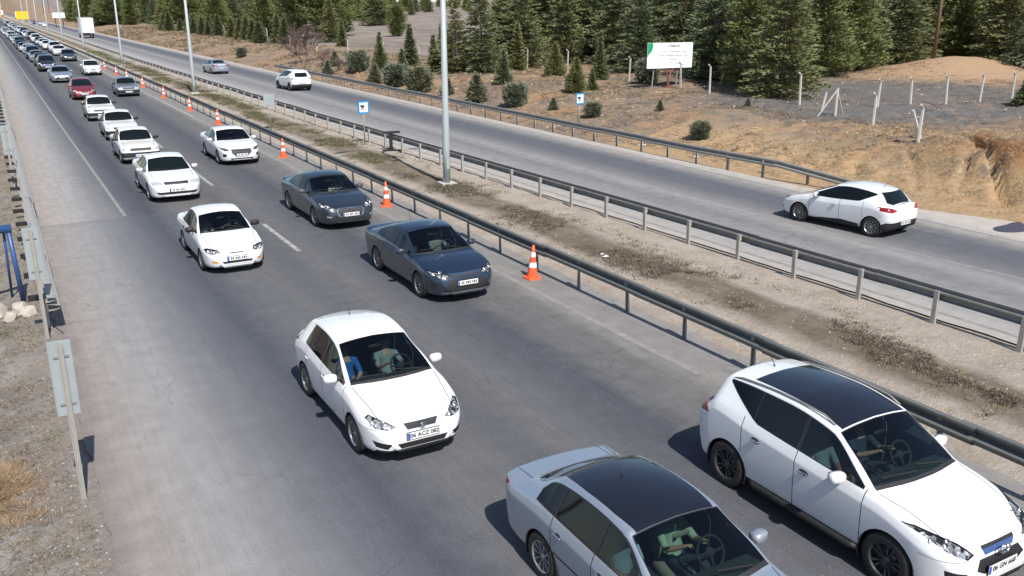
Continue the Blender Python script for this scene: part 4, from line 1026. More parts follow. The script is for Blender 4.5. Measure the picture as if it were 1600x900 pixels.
# billboard of the tree plantation
def billboard():
    x, y, z = 41.6, 50.6, ground_z(41.6, 50.6)-.1
    root = empty('billboard', (x, y, z), R_(-5)); tag(root, 'white billboard with a green corner and small lettering on a rusty Y-shaped stand', 'billboard')
    red = simple('rusty_red_steel', (.17, .07, .05), rough=.7, var=.3)
    Wd, Hb, zb = 3.75, 1.72, 1.45
    mb = MB(); mb.box((0, 0, zb+Hb/2), (Wd, .05, Hb)); bd = mb.build('board', M['signwhite'], root)
    g = simple('billboard_green', (.01, .30, .13), rough=.5)
    mb = MB(); Mx = Matrix(((1, 0, 0, 0), (0, 0, 1, 0), (0, 1, 0, 0), (0, 0, 0, 1)))
    x0, zt = -Wd/2+.01, zb+Hb-.01
    mb.prism([(x0, zt), (x0+.42, zt), (x0+.44, zt-.25), (x0+.34, zt-.55), (x0+.10, zt-.78), (x0, zt-.95)][::-1], -.033, -.027, Mx); mb.build('green_corner', g, bd)
    mb = MB(); mb.lathe([(.001, -.03), (.09, -.03), (.09, -.026)], 16, 'z'); e = mb.build('emblem', simple('emblem_blue', (.03, .10, .16), rough=.5), bd, loc=(-Wd/2+.52, 0, zb+.68), rot=(R_(90), 0, 0))
    grey = simple('board_print', (.16, .16, .19), rough=.6)
    me = text_mesh('ORMANI', .26, .001, .004); link('heading', me, grey, bd, (.28, -.030, zt-.22), (R_(90), 0, 0))
    # three lines too small to read: a row of letter-sized marks
    for (cx, zz, n, s) in ((.30, zt-.60, 34, .066), (.27, zt-.86, 36, .068), (.29, zt-1.12, 9, .06)):
        mb = MB(); random.seed(n)
        for k in range(n):
            if random.random() < .14: continue
            mb.box((cx+(k-n/2)*s, -.028, zz), (s*.62, .003, random.choice((.05, .06, .08))))
        mb.build('small_print', grey, bd)
    mb = MB(); mb.tube([(-.7+.12*i, -.028, zb+.28+.09*math.sin(i*.26)) for i in range(17)], .012, 4); mb.build('hill_outline', grey, bd)
    for s in (-1, 1):
        mb = MB(); mb.tube([(0, .07, .85), (s*.75, .07, zb+.5)], .06, 6); mb.build('stand_arm', red, root)
        mb = MB(); mb.tube([(s*1.0-.2, .30, -.1), (s*1.0-.2, .10, zb+.4)], .045, 6); mb.build('rear_post', M['galvpost'], root)
    mb = MB(); mb.tube([(0, .07, -.2), (0, .07, .9)], .085, 8); mb.build('mast', red, root)
    mb = MB(); mb.box((0, .07, .1), (.5, .4, .2)); mb.build('footing', red, root)
    mb = MB(); mb.box((0, .06, zb+.2), (Wd-.1, .05, .06)); mb.box((0, .06, zb+Hb-.2), (Wd-.1, .05, .06)); mb.build('board_rail', M['galv'], root)
billboard()

# ------------------------------------------------------------------ traffic cones
M['cone'] = simple('cone_orange', (.85, .115, .035), rough=.5, var=.08); M['conewhite'] = simple('cone_white_band', (.82, .82, .80), rough=.45, var=.04)
def cone():
    root = empty('traffic_cone')
    H_ = .88
    def r(z): return .140-.112*(z-.04)/(H_-.04)
    mb = MB(); mb.add(*oct_base(.195, .045)); mb.build('base', M['cone'], root)
    for (a, b, mt, nm) in ((.04, .30, 'cone', 'cone_body'), (.30, .43, 'conewhite', 'white_band'), (.43, .58, 'cone', 'cone_body'), (.58, .70, 'conewhite', 'white_band'), (.70, H_, 'cone', 'cone_body')):
        e = .003 if mt == 'conewhite' else 0
        mb = MB(); mb.lathe([(r(a)+e, a), (r(b)+e, b)]+([(.001, b)] if b == H_ else []), 20); mb.build(nm, M[mt], root, True)
    return root
def oct_base(s, h):
    c = s*.75; p = [(-s, -c), (-c, -s), (c, -s), (s, -c), (s, c), (c, s), (-c, s), (-s, c)]; n = 8; q = .93
    v = [(x, y, 0) for x, y in p]+[(x, y, h*.6) for x, y in p]+[(x*q, y*q, h) for x, y in p]
    f = [(i, (i+1) % n, n+(i+1) % n, n+i) for i in range(n)]+[(n+i, n+(i+1) % n, 2*n+(i+1) % n, 2*n+i) for i in range(n)]+[tuple(range(2*n, 3*n))]
    return v, f
c0 = cone(); random.seed(2)
for i, (x, y, lab) in enumerate([(11.45, 19.0, 'orange cone with white bands standing alone nearest the camera, by the dark rail'), (11.5, 29.0, 'orange cone between the dark blue and the slate saloon'), (11.4, 41.4, 'orange cone right of the white saloon with the big grille'),
        (11.5, 55.4, 'orange cone just behind the roof of the white saloon with the big grille'), (11.5, 63.8, 'fifth orange cone along the rail'), (11.5, 74.0, 'orange cone level with the grey-blue old saloon, nearer than it'), (11.6, 85.0, 'orange cone just behind the grey-blue old saloon'),
        (11.6, 94.8, 'third farthest orange cone'), (11.5, 102, 'second farthest orange cone, near the white hatchback'), (11.5, 112, 'farthest orange cone in the row')]):
    o = c0 if i == 0 else copy_tree(c0)
    o.location = (x, y, .002); o.rotation_euler = (R_(random.uniform(-1.5, 1.5)), R_(random.uniform(-1.5, 1.5)), random.uniform(0, 1.5))
    tag(o, lab, 'traffic cone', 'orange cones along the queue')

# ------------------------------------------------------------------ concrete posts
def fence_post(x, y, h, bend, label, root=None, brace=False, lean=(0, 0)):
    z = ground_z(x, y)-.1
    mb = MB()
    mb.tube([(0, 0, 0), (0, 0, h), (bend*.22, -.05, h+.18)] if bend else [(0, 0, 0), (0, 0, h+.05)], [.075, .068, .05] if bend else [.075, .068], 6)
    if root is None:
        o = empty('concrete_post', (x, y, z)); o.rotation_euler = (*lean, 0); tag(o, label, 'fence post'); mb.build('shaft', M['concrete'], o)
        if brace:
            m2 = MB(); m2.tube([(.0, .0, h*.95), (.95, .25, -.05)], .045, 6); m2.build('brace', M['concrete'], o)
            m2 = MB(); m2.tube([(-.05, .0, h*.95), (-.85, .5, -.05)], .045, 6); m2.build('brace', M['concrete'], o)
        return o
    return mb.build('post', M['concrete'], root, loc=(x, y, z), rot=(*lean, 0))
random.seed(9)
def wire_fence(pts, label, h=1.75, wires=5):
    root = empty('wire_fence', (0, 0, 0)); tag(root, label, 'fence')
    pp = [fence_post(x, y, h+random.uniform(-.1, .1), -1, None, root, lean=(R_(random.uniform(-2, 2)), R_(random.uniform(-3, 3)))) for x, y in pts]
    if wires:
        mb = MB()
        for (a, b) in zip(pts[:-1], pts[1:]):
            for k in range(wires):
                z = .4+k*(h-.35)/(wires-1)
                za, zb = ground_z(*a)+z, ground_z(*b)+z
                mb.tube([(a[0], a[1], za), ((a[0]+b[0])/2, (a[1]+b[1])/2, (za+zb)/2-.04), (b[0], b[1], zb)], .006, 3, False)
        tag(mb.build('wires', M['galvdark'], root), kind='stuff')
wire_fence([(40.8, 37.7), (42.3, 42.6), (41.5, 46.2), (42.2, 50.0), (42.3, 56.1), (43.6, 61.5), (44.2, 67.6), (43.6, 73.5), (41.7, 74.0), (40.2, 80), (39.2, 88), (38.4, 96), (37.6, 105), (37.0, 115), (36.5, 125)], 'wire fence on bent concrete posts in front of the plantation')
wire_fence([(42.9, 34.0), (45.2, 33.6), (47.5, 33.0), (49.7, 32.4), (52.3, 32.1), (55, 31.8)], 'row of thin pale concrete posts across the grey clearing, right of the braced post', 1.55, 3)
wire_fence([(41.5+.35*math.sin(i), 150+6*i) for i in range(12)], 'distant line of pale bent posts behind the low row of conifers', 2.0, 0)
fence_post(39.0, 33.5, 1.5, 0, 'pale concrete corner post propped by two diagonal braces', brace=True)
fence_post(37.2, 29.6, 1.55, -1, 'single bent-topped concrete post standing in the middle of the grey clearing')
fence_post(33.9, 24.6, 1.5, -1, 'bent-topped concrete post at the crest of the cut bank, beside the gully', lean=(0, R_(2)))
fence_post(34.9, 25.2, 1.4, 0, 'dark concrete post leaning against the crest beside the bent one', lean=(R_(-6), R_(-24)))
fence_post(39.6, 35.0, 1.1, 0, 'short leaning dark post left of the braced corner post', lean=(R_(5), R_(8)))
wp = empty('wooden_pole', (63.5, 45.7, ground_z(63.5, 45.7)-.2)); tag(wp, 'tall brown wooden utility pole in front of the conifers on the spoil heap', 'utility pole')
mb = MB(); mb.tube([(0, 0, 0), (0, 0, 9.5)], [.16, .11], 9); mb.build('pole', simple('creosoted_wood', (.16, .105, .06), rough=.9, var=.3), wp, True)
mb = MB(); mb.box((0, 0, 9.0), (1.5, .1, .1)); mb.build('crossarm', M['galvdark'], wp)

# ------------------------------------------------------------------ blue gantry and boulders on the left verge
M['blue'] = simple('blue_steel', (.03, .075, .20), rough=.4, var=.25, scale=3)
bf = empty('blue_gantry', (0, 23.6, -.15)); tag(bf, 'blue steel tube frame with a round beam, entering from the left edge by the guardrail', 'steel frame')
mb = MB(); mb.tube([(-4.5, .2, 1.9), (-.05, 0, 1.88)], .10, 12); mb.build('beam', M['blue'], bf, True)
mb = MB(); mb.tube([(-.05, 0, 0), (-.12, 0, 1.85)], .055, 10); mb.build('leg', M['blue'], bf, True)
mb = MB(); mb.tube([(-.28, .7, 0), (-.22, .1, 1.8)], .03, 8); mb.build('brace', M['blue'], bf, True)
mb = MB(); mb.box((-.05, 0, .02), (.3, .3, .04)); mb.build('foot_plate', M['blue'], bf)
M['rock'] = simple('pale_limestone', (.42, .37, .31), rough=.9, var=.25, scale=3, bump=.02)
def rock(x, y, s, label, seed):
    bm = bmesh.new(); bmesh.ops.create_icosphere(bm, subdivisions=3, radius=1)
    for v in bm.verts:
        n = v.co.normalized(); k = 1+.35*noise.noise(n*1.3+Vector((seed*3.1, 0, 0)))+.10*noise.noise(n*4+Vector((seed, 1, 0)))
        v.co = Vector((n.x*s[0]*k, n.y*s[1]*k, n.z*s[2]*k))
    for a in range(5):
        q = Vector((math.cos(seed+a*1.3), math.sin(seed+a*1.7), .5-.2*a)).normalized()
        for v in bm.verts:
            d = Vector((v.co.x/s[0], v.co.y/s[1], v.co.z/s[2])).dot(q)
            if d > .78: v.co -= Vector((q.x*s[0], q.y*s[1], q.z*s[2]))*(d-.78)
    me = sharp(bm_mesh(bm, 'boulder', True), 28)
    o = link('boulder', me, M['rock'], None, (x, y, ground_z(x, y)+s[2]*.35), (0, 0, seed)); tag(o, label, 'boulder', 'pale boulders under the blue frame')
for i, (x, y, s, l) in enumerate([(-1.15, 22.6, (.34, .3, .26), 'largest pale boulder at the left edge below the blue frame'), (-.62, 22.9, (.36, .26, .22), 'wide pale boulder in the middle of the heap'), (-.15, 23.0, (.22, .2, .17), 'pale boulder closest to the guardrail end'),
        (-.35, 22.35, (.2, .16, .14), 'small pale boulder in front of the heap'), (.02, 22.45, (.17, .22, .15), 'small pale boulder beside the second sign post'), (-.9, 23.4, (.3, .22, .2), 'pale boulder at the back of the heap')]): rock(x, y, s, l, i+1)

# ------------------------------------------------------------------ trees
rng = np.random.default_rng(7)
def tris_from(P0, D, Ln, Wd, N=None):
    """one slender triangle per needle tuft: base at P0, along D"""
    n = len(P0); r = rng.normal(size=(n, 3)); S_ = np.cross(D, r); S_ /= np.linalg.norm(S_, axis=1, keepdims=True)+1e-9
    A = P0-S_*Wd[:, None]/2; B = P0+S_*Wd[:, None]/2; T = P0+D*Ln[:, None]
    return np.stack([A, B, T], 1).reshape(-1, 3)
def np_mesh(name, V):
    me = bpy.data.meshes.new(name); n = len(V)//3
    me.vertices.add(3*n); me.vertices.foreach_set('co', np.ascontiguousarray(V, dtype=np.float32).ravel())
    me.loops.add(3*n); me.loops.foreach_set('vertex_index', np.arange(3*n, dtype=np.int32))
    me.polygons.add(n); me.polygons.foreach_set('loop_start', np.arange(0, 3*n, 3, dtype=np.int32))
    me.update(calc_edges=True); return me
def foliage_mat(name, a, b, c_):
    m = NT(name); oi = m.n('ObjectInfo'); geo = m.n('NewGeometry')
    n = m.noise(m.coord('Object'), .9, 3); r = m.ramp(geo.outputs['Random Per Island'], [(0, 0), (1, 1)])
    c = m.mix(m.math('MULTIPLY_ADD', geo.outputs['Random Per Island'], .6, m.math('MULTIPLY', n, .4)), a, b)
    c = m.mix(m.math('MULTIPLY', oi.outputs['Random'], .75), c, c_)
    m.col(c); m.set(Roughness=.7); m.b.inputs['Specular IOR Level'].default_value = .25
    return m.m
M['cedar'] = foliage_mat('cedar_needles', (.052, .074, .040), (.20, .23, .12), (.21, .205, .08))
M['pine'] = foliage_mat('pine_needles', (.065, .088, .030), (.25, .265, .095), (.14, .175, .075))
M['bluebush'] = foliage_mat('blue_green_needles', (.085, .105, .070), (.22, .24, .17), (.18, .17, .10))
M['bark'] = simple('bark', (.11, .075, .05), rough=.9, var=.3)
def conifer(H, R0, style, seed, dens=1.0, bare=.02, dome=False):
    r = np.random.default_rng(seed); z = H*bare; P0 = []; D = []; Ln = []; Wd = []; limbs = MB()
    k = 0
    gaps = r.uniform(.35, 1.0, 64)
    while z < H*.985:
        t = z/H; rad = R0*((1-t)**.85)*(1.0 if t > .10 else .8+t*2)
        if dome: rad = R0*max(.12, (1-(2*abs(t-.38))**2.2 if t < .38 else 1-((t-.38)/.64)**2.4))**.55*(.75+.5*gaps[int(t*9)])
        nb = max(4, int((11 if style == 'cedar' else 10)*(rad/R0+.3)))
        for b in range(nb):
            az = r.uniform(0, 2*math.pi); ln = rad*r.uniform(.6, 1.15)*(.8+.35*gaps[int(az/2/math.pi*8)+8*(int(t*6) % 8)])
            up = (.10+.55*t if style == 'cedar' else .30+.5*t)+r.normal(0, .09)
            droop = .25 if style == 'cedar' else .10
            nseg = max(3, int(ln/.17*dens))
            d0 = np.array([math.cos(az), math.sin(az), 0.0]); sd_ = np.array([-math.sin(az), math.cos(az), 0.0])
            if ln > .5: limbs.tube([tuple(np.array([0, 0, z])), tuple(np.array([0, 0, z])+d0*ln*.6+np.array([0, 0, ln*.6*up*.8]))], [.012+.02*(1-t), .008], 4, False)
            for s in range(nseg):
                u = (s+r.uniform(0, 1))/nseg
                if u < .18: continue
                wdt = ln*(.42 if style == 'cedar' else .36)*(1-u*.75)
                c = np.array([0, 0, z])+d0*ln*u+np.array([0, 0, ln*(up*u-droop*u*u)])
                nq = 5 if style == 'cedar' else 6
                for q in range(nq):
                    off = r.uniform(-1, 1)
                    p = c+sd_*off*wdt+np.array([0, 0, r.normal(0, .035 if style == 'cedar' else .09)-abs(off)*wdt*.15])
                    dd = d0*(.75)+sd_*off*.9+np.array([0, 0, r.uniform(-.05, .35) if style == 'cedar' else r.uniform(-.1, .8)])
                    dd /= np.linalg.norm(dd)
                    P0.append(p); D.append(dd); Ln.append(r.uniform(.16, .38)); Wd.append(r.uniform(.06, .135))
        z += H*(.024 if style == 'cedar' else .021)*r.uniform(.75, 1.3)/dens**.3
    V = tris_from(np.array(P0), np.array(D), np.array(Ln)*(1 if H > 4 else .62), np.array(Wd)*(1 if H > 4 else .6))
    crown = np_mesh('crown', V)
    tb = MB(); tb.tube([(0, 0, -.3), (0, 0, H*.35), (0, 0, H*.96)], [H*.011+.03, H*.006+.02, .01], 7); tb.add(limbs.v, limbs.f)
    trunk = tb.mesh('trunk', True)
    return crown, trunk
TREES = {}
for i in range(3): TREES['cedar', i] = conifer(9.0, 2.6+.25*i, 'cedar', 11+i)
for i in range(2): TREES['pine', i] = conifer(8.5, 2.3+.5*i, 'pine', 31+i)
for i in range(2): TREES['sapling', i] = conifer(2.4, .72+.15*i, 'pine' if i else 'cedar', 51+i, 1.6, .02)
for i in range(2): TREES['shrub', i] = conifer(1.5, .62+.1*i, 'pine', 61+i, 1.15, .0, i == 1)
TREES['pine', 2] = conifer(8.5, 2.7, 'pine', 83, 1.0, .04, True)
TREES['pine', 3] = conifer(8.5, 2.3, 'pine', 85, .8, .05, True)
TREES['slim', 0] = conifer(5.0, 1.15, 'cedar', 71, 1.2, .03)
BASEH = dict(cedar=9.0, pine=8.5, sapling=2.4, shrub=1.5, slim=5.0)
def tree(x, y, h, kind, var, label, group=None, mat=None, name=None, cat='tree', wid=1.0, z=None):
    cr, tr = TREES[kind, var]; s = h/BASEH[kind]
    root = empty(name or {'cedar': 'cedar_tree', 'pine': 'pine_tree', 'sapling': 'conifer_sapling', 'shrub': 'conifer_shrub', 'slim': 'cedar_tree'}[kind], (x, y, ground_z(x, y)-.05 if z is None else z), random.uniform(0, 6.28))
    root.scale = (s*wid, s*wid, s); root.rotation_euler = (R_(random.uniform(-2, 2)), R_(random.uniform(-2, 2)), random.uniform(0, 6.28))
    tag(root, label, cat, group)
    o = bpy.data.objects.new('crown', cr); C.objects.link(o); o.parent = root
    key = mat or {'cedar': 'cedar', 'pine': 'pine', 'sapling': 'cedar', 'shrub': 'bluebush', 'slim': 'cedar'}[kind]
    if not cr.materials: cr.materials.append(M[key])
    o.material_slots[0].link = 'OBJECT'; o.material_slots[0].material = M[key]
    o = bpy.data.objects.new('trunk', tr); C.objects.link(o); o.parent = root
    if not tr.materials: tr.materials.append(M['bark'])
    return root
random.seed(21)
FR = [(42.9, 41.2, 9.5, 'cedar', 0, 'big dark cedar right of the billboard, its skirt touching the bent posts'), (45.6, 46.8, 9, 'pine', 0, 'olive green pine between the billboard and the big dark cedar'), (59.7, 50.8, 10, 'pine', 1, 'olive pine at the left rim of the spoil heap'),
      (62.9, 52.0, 10, 'cedar', 1, 'dark cedar behind the left half of the spoil heap'), (66.6, 51.7, 10.5, 'cedar', 2, 'dark cedar directly behind the wooden pole'), (73.3, 50.8, 10, 'pine', 0, 'bright olive pine just right of the wooden pole'),
      (72.4, 45.8, 9.5, 'cedar', 0, 'dark cedar at the right rim of the spoil heap'), (50.6, 49.0, 9.5, 'cedar', 1, 'dense dark cedar right of the big dark one'), (55.0, 49.4, 10, 'pine', 1, 'tall green pine in the middle of the front row, left of the clearing'), (68, 39.5, 9, 'cedar', 2, 'dark cedar at the right edge behind the small fence row'),
      (47.2, 52.4, 9.5, 'cedar', 2, 'dark cedar behind the right end of the billboard'), (74, 40.0, 9.5, 'cedar', 1, 'dark cedar cut by the right edge of the view')]
for a in FR: tree(*a[:5], a[5], 'plantation trees of the front row')
tree(50.1, 30.0, 1.5, 'sapling', 0, 'low dark conifer at the right edge beside the clearing', wid=1.4)
MIDT = [(36.3, 73.8, 6.3, 'cedar', 1, 'slender dark cedar behind the tall near lamp post'), (38.1, 71.9, 8.5, 'cedar', 0, 'tall dark cedar just right of the tall near lamp post'), (42.2, 72.9, 4.2, 'slim', 0, 'middle-sized cedar between the first bent posts'), (44.0, 75.5, 9.0, 'cedar', 2, 'tall dark cedar above the bent posts, left of centre'),
        (41.8, 59.3, 3.3, 'slim', 0, 'green conifer leaning against the fence left of the billboard'), (45.2, 79.9, 9.5, 'pine', 1, 'olive tinged tall pine in the second row behind the bent posts'), (49.7, 76.8, 10, 'cedar', 0, 'tall dark cedar right above the small sapling on the slope'), (52.2, 71.7, 10, 'cedar', 1, 'dark cedar above the blue camera sign'),
        (55.4, 70.9, 10, 'pine', 0, 'tall green tree left of the billboard'), (56.5, 66.5, 10, 'cedar', 2, 'dark cedar right behind the billboard top'), (53.0, 59.0, 9, 'cedar', 1, 'broad dark cedar rising over the billboard'), (47.9, 62.5, 8.5, 'cedar', 0, 'dark cedar over the upper left corner of the billboard')]
for a in MIDT: tree(*a[:5], a[5], 'plantation trees behind the fence')
SAP = [(34.6, 62.0, 2.6, 'sapling', 0, 'dark sapling on the slope right of the tall lamp post'), (41.1, 64.7, 2.6, 'sapling', 1, 'leafy sapling by the middle bent posts'), (35.2, 52.8, 2.3, 'sapling', 1, 'brownish thin sapling above the blue camera sign'), (36.7, 52.9, 1.5, 'sapling', 0, 'small sapling right of the brownish one'), (42.0, 53.6, 1.5, 'shrub', 1, 'rounded blue-green shrub below the billboard left end')]
for a in SAP: tree(*a[:5], a[5])
SH = [(29.8, 67.2, 1.7, 'big blue-green shrub behind the rail left of the tall lamp post', 1), (30.0, 57.6, 1.9, 'upright blue-green shrub behind the rail right of the tall lamp post', 0), (30.7, 53.3, 1.3, 'spreading pale shrub on the slope behind the rail', 1), (31.1, 49.1, .75, 'small shrub left of the blue camera sign', 0), (31.0, 44.6, .8, 'dark little shrub right of the blue camera sign', 1),
      (30.9, 34.9, .8, 'low shrub above the bend of the hillside rail', 1), (30.3, 63.0, 1.2, 'low shrub half hidden by the tall lamp post', 0), (29.6, 76.3, 1.7, 'twin blue-green shrub, left one, above the white crossover', 0), (29.8, 71.9, 1.6, 'twin blue-green shrub, right one, above the rail', 1), (31.9, 86.6, 1.7, 'shrub behind the rail above the blue bordered median sign', 1),
      (29.5, 88.7, 1.4, 'grey-green shrub at the foot of the slope right of the bare tree', 0), (30.0, 125.8, 1.1, 'little round bush beside the road, left of the bare tree', 1), (34.0, 42.0, .6, 'tiny bush on the open slope below the billboard', 0), (38.2, 39.2, .5, 'tiny green seedling in the grey clearing', 0), (32.5, 95.0, 1.5, 'shrub in front of the leafless tree', 0)]
for x, y, h, l, v in SH: tree(x, y, h, 'shrub', v, l, 'young shrubs on the slope', wid=1.1, cat='shrub')
LT = [(51.7, 155.1, 12, 'pine', 2, 'big olive tree behind the leafless tree'), (46.8, 158.6, 12, 'pine', 3, 'big olive tree left of the others, over the leafless tree'), (45.3, 170.0, 11, 'pine', 1, 'olive tree at the left of the olive clump'), (56.5, 163, 12, 'pine', 2, 'olive tree at the right of the olive clump'), (44.2, 125.7, 3.8, 'slim', 0, 'lone slim cedar at the edge of the grey field'), (47.5, 140, 7.5, 'cedar', 0, 'dark cedar under the olive clump'),
      (63.2, 151.1, 5.2, 'pine', 2, 'round pine standing alone in the grey field'), (36.4, 83.9, 4.0, 'slim', 0, 'dark conifer left of the slender cedar, by the field'), (34.8, 88.0, 3.3, 'slim', 0, 'dark conifer at the foot of the grey field'), (33.4, 84.4, 2.6, 'sapling', 1, 'sapling between the two dark conifers and the rail'), (38.5, 80.8, 4.5, 'slim', 0, 'dark conifer beside the slender cedar'), (33.2, 78.5, 2.3, 'sapling', 0, 'sapling below the dark conifers'), (35.5, 76.5, 3.2, 'slim', 0, 'short dark cedar at the left foot of the slender one')]
for a in LT: tree(*a[:5], a[5])
for i in range(26):                       # the low dark row along the distant fence
    y = 140+random.uniform(3, 5)*i; x = 39.3+random.uniform(-1, 1.2)
    tree(x, y, random.uniform(3.0, 4.4), 'slim', 0, 'low dark conifer in the row beside the distant bent posts', 'low conifers in the distant row', wid=random.uniform(1.3, 1.8))
def in_field(x, y):                        # open ground: the grey field and the clearing
    ang = x/y
    return 0
def scatter(n, fn, kinds, hr, label, group, mind=3.2):
    pts = []
    tries = 0
    while len(pts) < n and tries < n*60:
        tries += 1; p = fn()
        if p is None or any(math.hypot(p[0]-q[0], p[1]-q[1]) < mind for q in pts): continue
        pts.append(p); k = random.choice(kinds); lb = label(p, k) if callable(label) else label
        tree(p[0], p[1], random.uniform(*hr), k[0], k[1], lb, group, wid=random.uniform(.9, 1.25))
KS = [('cedar', 0), ('cedar', 1), ('cedar', 2), ('pine', 0), ('pine', 1), ('pine', 2), ('pine', 3)]
def f1():
    x = random.uniform(44, 120); y = random.uniform(40, 125); a = x/y
    if a < .60 or a > 1.75: return None
    lim = 56 if x < 80 else 50
    if a > 1.05 and y < 54.5 and x < 76: return None
    if a < 1.05 and y < 66+(1.05-a)*40: return None
    if x-44 < 2: return None
    return x, y
def kn(k): return 'dark layered cedar' if k[0] == 'cedar' else ('rounded olive pine' if k[1] > 1 else 'pointed olive pine')
def l1(p, k):
    a = p[0]/p[1]; w = 'between the tall lamp post and the blue sign' if a < .68 else 'above the blue camera sign on the slope' if a < .86 else 'behind the billboard' if a < 1.02 else 'behind the bent posts right of the billboard' if a < 1.25 else 'behind the wooden pole and the spoil heap'
    return kn(k)+' deep in the plantation, '+w
scatter(95, f1, KS, (8.5, 12), l1, 'trees deep in the plantation', 3.0)
def f2():
    y = random.uniform(215, 420); x = random.uniform(46, 150)
    a = x/y
    return (x, y) if .15 < a < .40 else None
def l2(p, k):
    a = p[0]/p[1]; return kn(k)+' in the distant wood, '+('above the white box truck' if a < .21 else 'above the silver saloon on the right road' if a < .29 else 'left of the leafless tree')
scatter(90, f2, KS, (8, 13), l2, 'trees of the distant wood', 4.5)
def f3():
    y = random.uniform(300, 520); x = random.uniform(32.5, 80); a = x/y
    return (x, y) if .075 < a < .20 else None
scatter(100, f3, KS, (8, 13), lambda p, k: 'far '+kn(k)+(' at the bend' if p[1] > 480 else ' above the white roadside board')+' beside the end of the right road', 'far trees beside the right road', 6)
def f4():
    y = random.uniform(330, 460); x = random.uniform(140, 240); a = x/y
    return (x, y) if .38 < a < .56 else None
scatter(26, f4, KS, (6, 9), 'far round tree on the horizon of the grey field', 'trees on the field horizon', 6)

# leafless tree
def bare_tree(x, y, h, label, seed, col, spread=1.0):
    random.seed(seed); mb = MB(); tw = MB(); cnt = [0]
    def br(p, d, ln, r, lvl):
        q = p+d*ln; mid = p+d*ln*.5+Vector((random.uniform(-1, 1), random.uniform(-1, 1), 0))*ln*.06
        (mb if lvl < 2 else tw).tube([p, mid, q], [r, r*.8, r*.6], 5 if lvl < 2 else 3, False)
        if lvl >= 5: return
        for k in range(random.choice((3, 3, 4)) if lvl < 4 else 3):
            nd = (d+Vector((random.uniform(-1, 1), random.uniform(-1, 1), random.uniform(-.25, .7)))*(.62+.08*lvl)*spread).normalized()
            br(p+d*ln*random.uniform(.55, 1.0), nd, ln*random.uniform(.58, .80), r*.58, lvl+1)
    for k in range(4):
        d = Vector((random.uniform(-.7, .7), random.uniform(-.7, .7), 1)).normalized(); br(Vector((random.uniform(-.2, .2), 0, -.1)), d, h*.30, h*.022, 0)
    root = empty('bare_tree', (x, y, ground_z(x, y))); tag(root, label, 'tree')
    bk = simple('grey_brown_bark', (.17, .125, .105), rough=.9, var=.25); mb.build('trunk', bk, root, True)
    tag(tw.build('twigs', simple('reddish_twigs', col, rough=.9, var=.3, scale=2), root), kind='stuff')
bare_tree(31.6, 103.5, 5.8, 'wide leafless grey-brown tree behind the hillside rail', 5, (.115, .078, .072), 1.15)
bare_tree(32.5, 97.5, 2.6, 'leafless reddish bush right of the wide leafless tree', 6, (.20, .12, .105), 1.5)
bare_tree(33.5, 112, 3.2, 'leafless bush at the left of the wide leafless tree', 8, (.18, .125, .11), 1.4)
bare_tree(31.0, 89.5, 2.0, 'leafless purple-brown bush close to the hillside rail', 9, (.17, .115, .11), 1.5)

# ------------------------------------------------------------------ ground plants, stones
def tufts(name, mat, n, fn, hr, wr, blades, lean, seed):
    r = np.random.default_rng(seed); P0 = []; 
    random.seed(seed); pts = []
    while len(pts) < n:
        p = fn()
        if p: pts.append(p)
    P0 = np.zeros((n*blades, 3)); D = np.zeros((n*blades, 3)); Ln = np.zeros(n*blades); Wd = np.zeros(n*blades); k = 0
    for (x, y, s) in pts:
        z = ground_z(x, y)-.01
        for b in range(blades):
            a = r.uniform(0, 6.28); q = r.uniform(0, .10)*s
            P0[k] = (x+math.cos(a)*q, y+math.sin(a)*q, z); D[k] = (math.cos(a)*lean*r.uniform(.3, 1), math.sin(a)*lean*r.uniform(.3, 1), 1)
            Ln[k] = r.uniform(*hr)*s; Wd[k] = r.uniform(*wr)*s; k += 1
    D /= np.linalg.norm(D, axis=1, keepdims=True)
    me = np_mesh(name, tris_from(P0, D, Ln, Wd)); o = link(name, me, mat)
    return o
def grass_mat(name, a, b):
    m = NT(name); geo = m.n('NewGeometry'); m.col(m.mix(geo.outputs['Random Per Island'], a, b)); m.set(Roughness=.8); m.b.inputs['Specular IOR Level'].default_value = .2; return m.m
gb = grass_mat('dry_grass', (.17, .13, .085), (.42, .33, .21)); gg = grass_mat('green_weeds', (.05, .085, .02), (.14, .17, .05)); gs = grass_mat('straw', (.32, .215, .12), (.62, .50, .31)); gk = grass_mat('dark_dead_stems', (.055, .045, .035), (.16, .13, .10))
def med(lo, hi, w, thr, far=0):
    def f():
        y = lo*(hi/lo)**random.random(); x = 14.8+.35*noise.noise((0, y*.25, 70))+random.gauss(0, w)
        if noise.noise((x*.55, y*.35, 11))+.25*noise.noise((x*2, y*2, 4)) < thr or x > 16.9 or x < 12.9: return None
        return x, y, random.uniform(.5, 1.1)*(1+y/90)
    return f
tag(tufts('dry_grass', gb, 6500, med(8, 120, .66, -.14), (.02, .08), (.007, .016), 9, 1.9, 1), 'dry beige grass and stalks along the middle of the median', 'dry grass', kind='stuff')
tag(tufts('dead_stems', gk, 6000, med(8, 120, .6, .0), (.03, .12), (.008, .022), 9, 1.8, 2), 'dark dead stems matted along the middle of the median', 'dead plants', kind='stuff')
tag(tufts('green_weeds', gg, 1900, med(30, 160, .65, .0), (.03, .10), (.012, .03), 9, 1.6, 3), 'green weeds in the distant part of the median', 'weeds', kind='stuff')
def lef(thr, sd):
    def f():
        y = 9*(60/9)**random.random(); x = random.uniform(-4.5, .35)
        if noise.noise((x*.8, y*.5, sd)) < thr: return None
        return x, y, random.uniform(.5, 1.2)*(1+y/80)
    return f
tag(tufts('dry_grass', gb, 11000, lef(-.25, 21), (.02, .08), (.004, .010), 10, 1.9, 5), 'matted dry grass on the left verge', 'dry grass', kind='stuff')
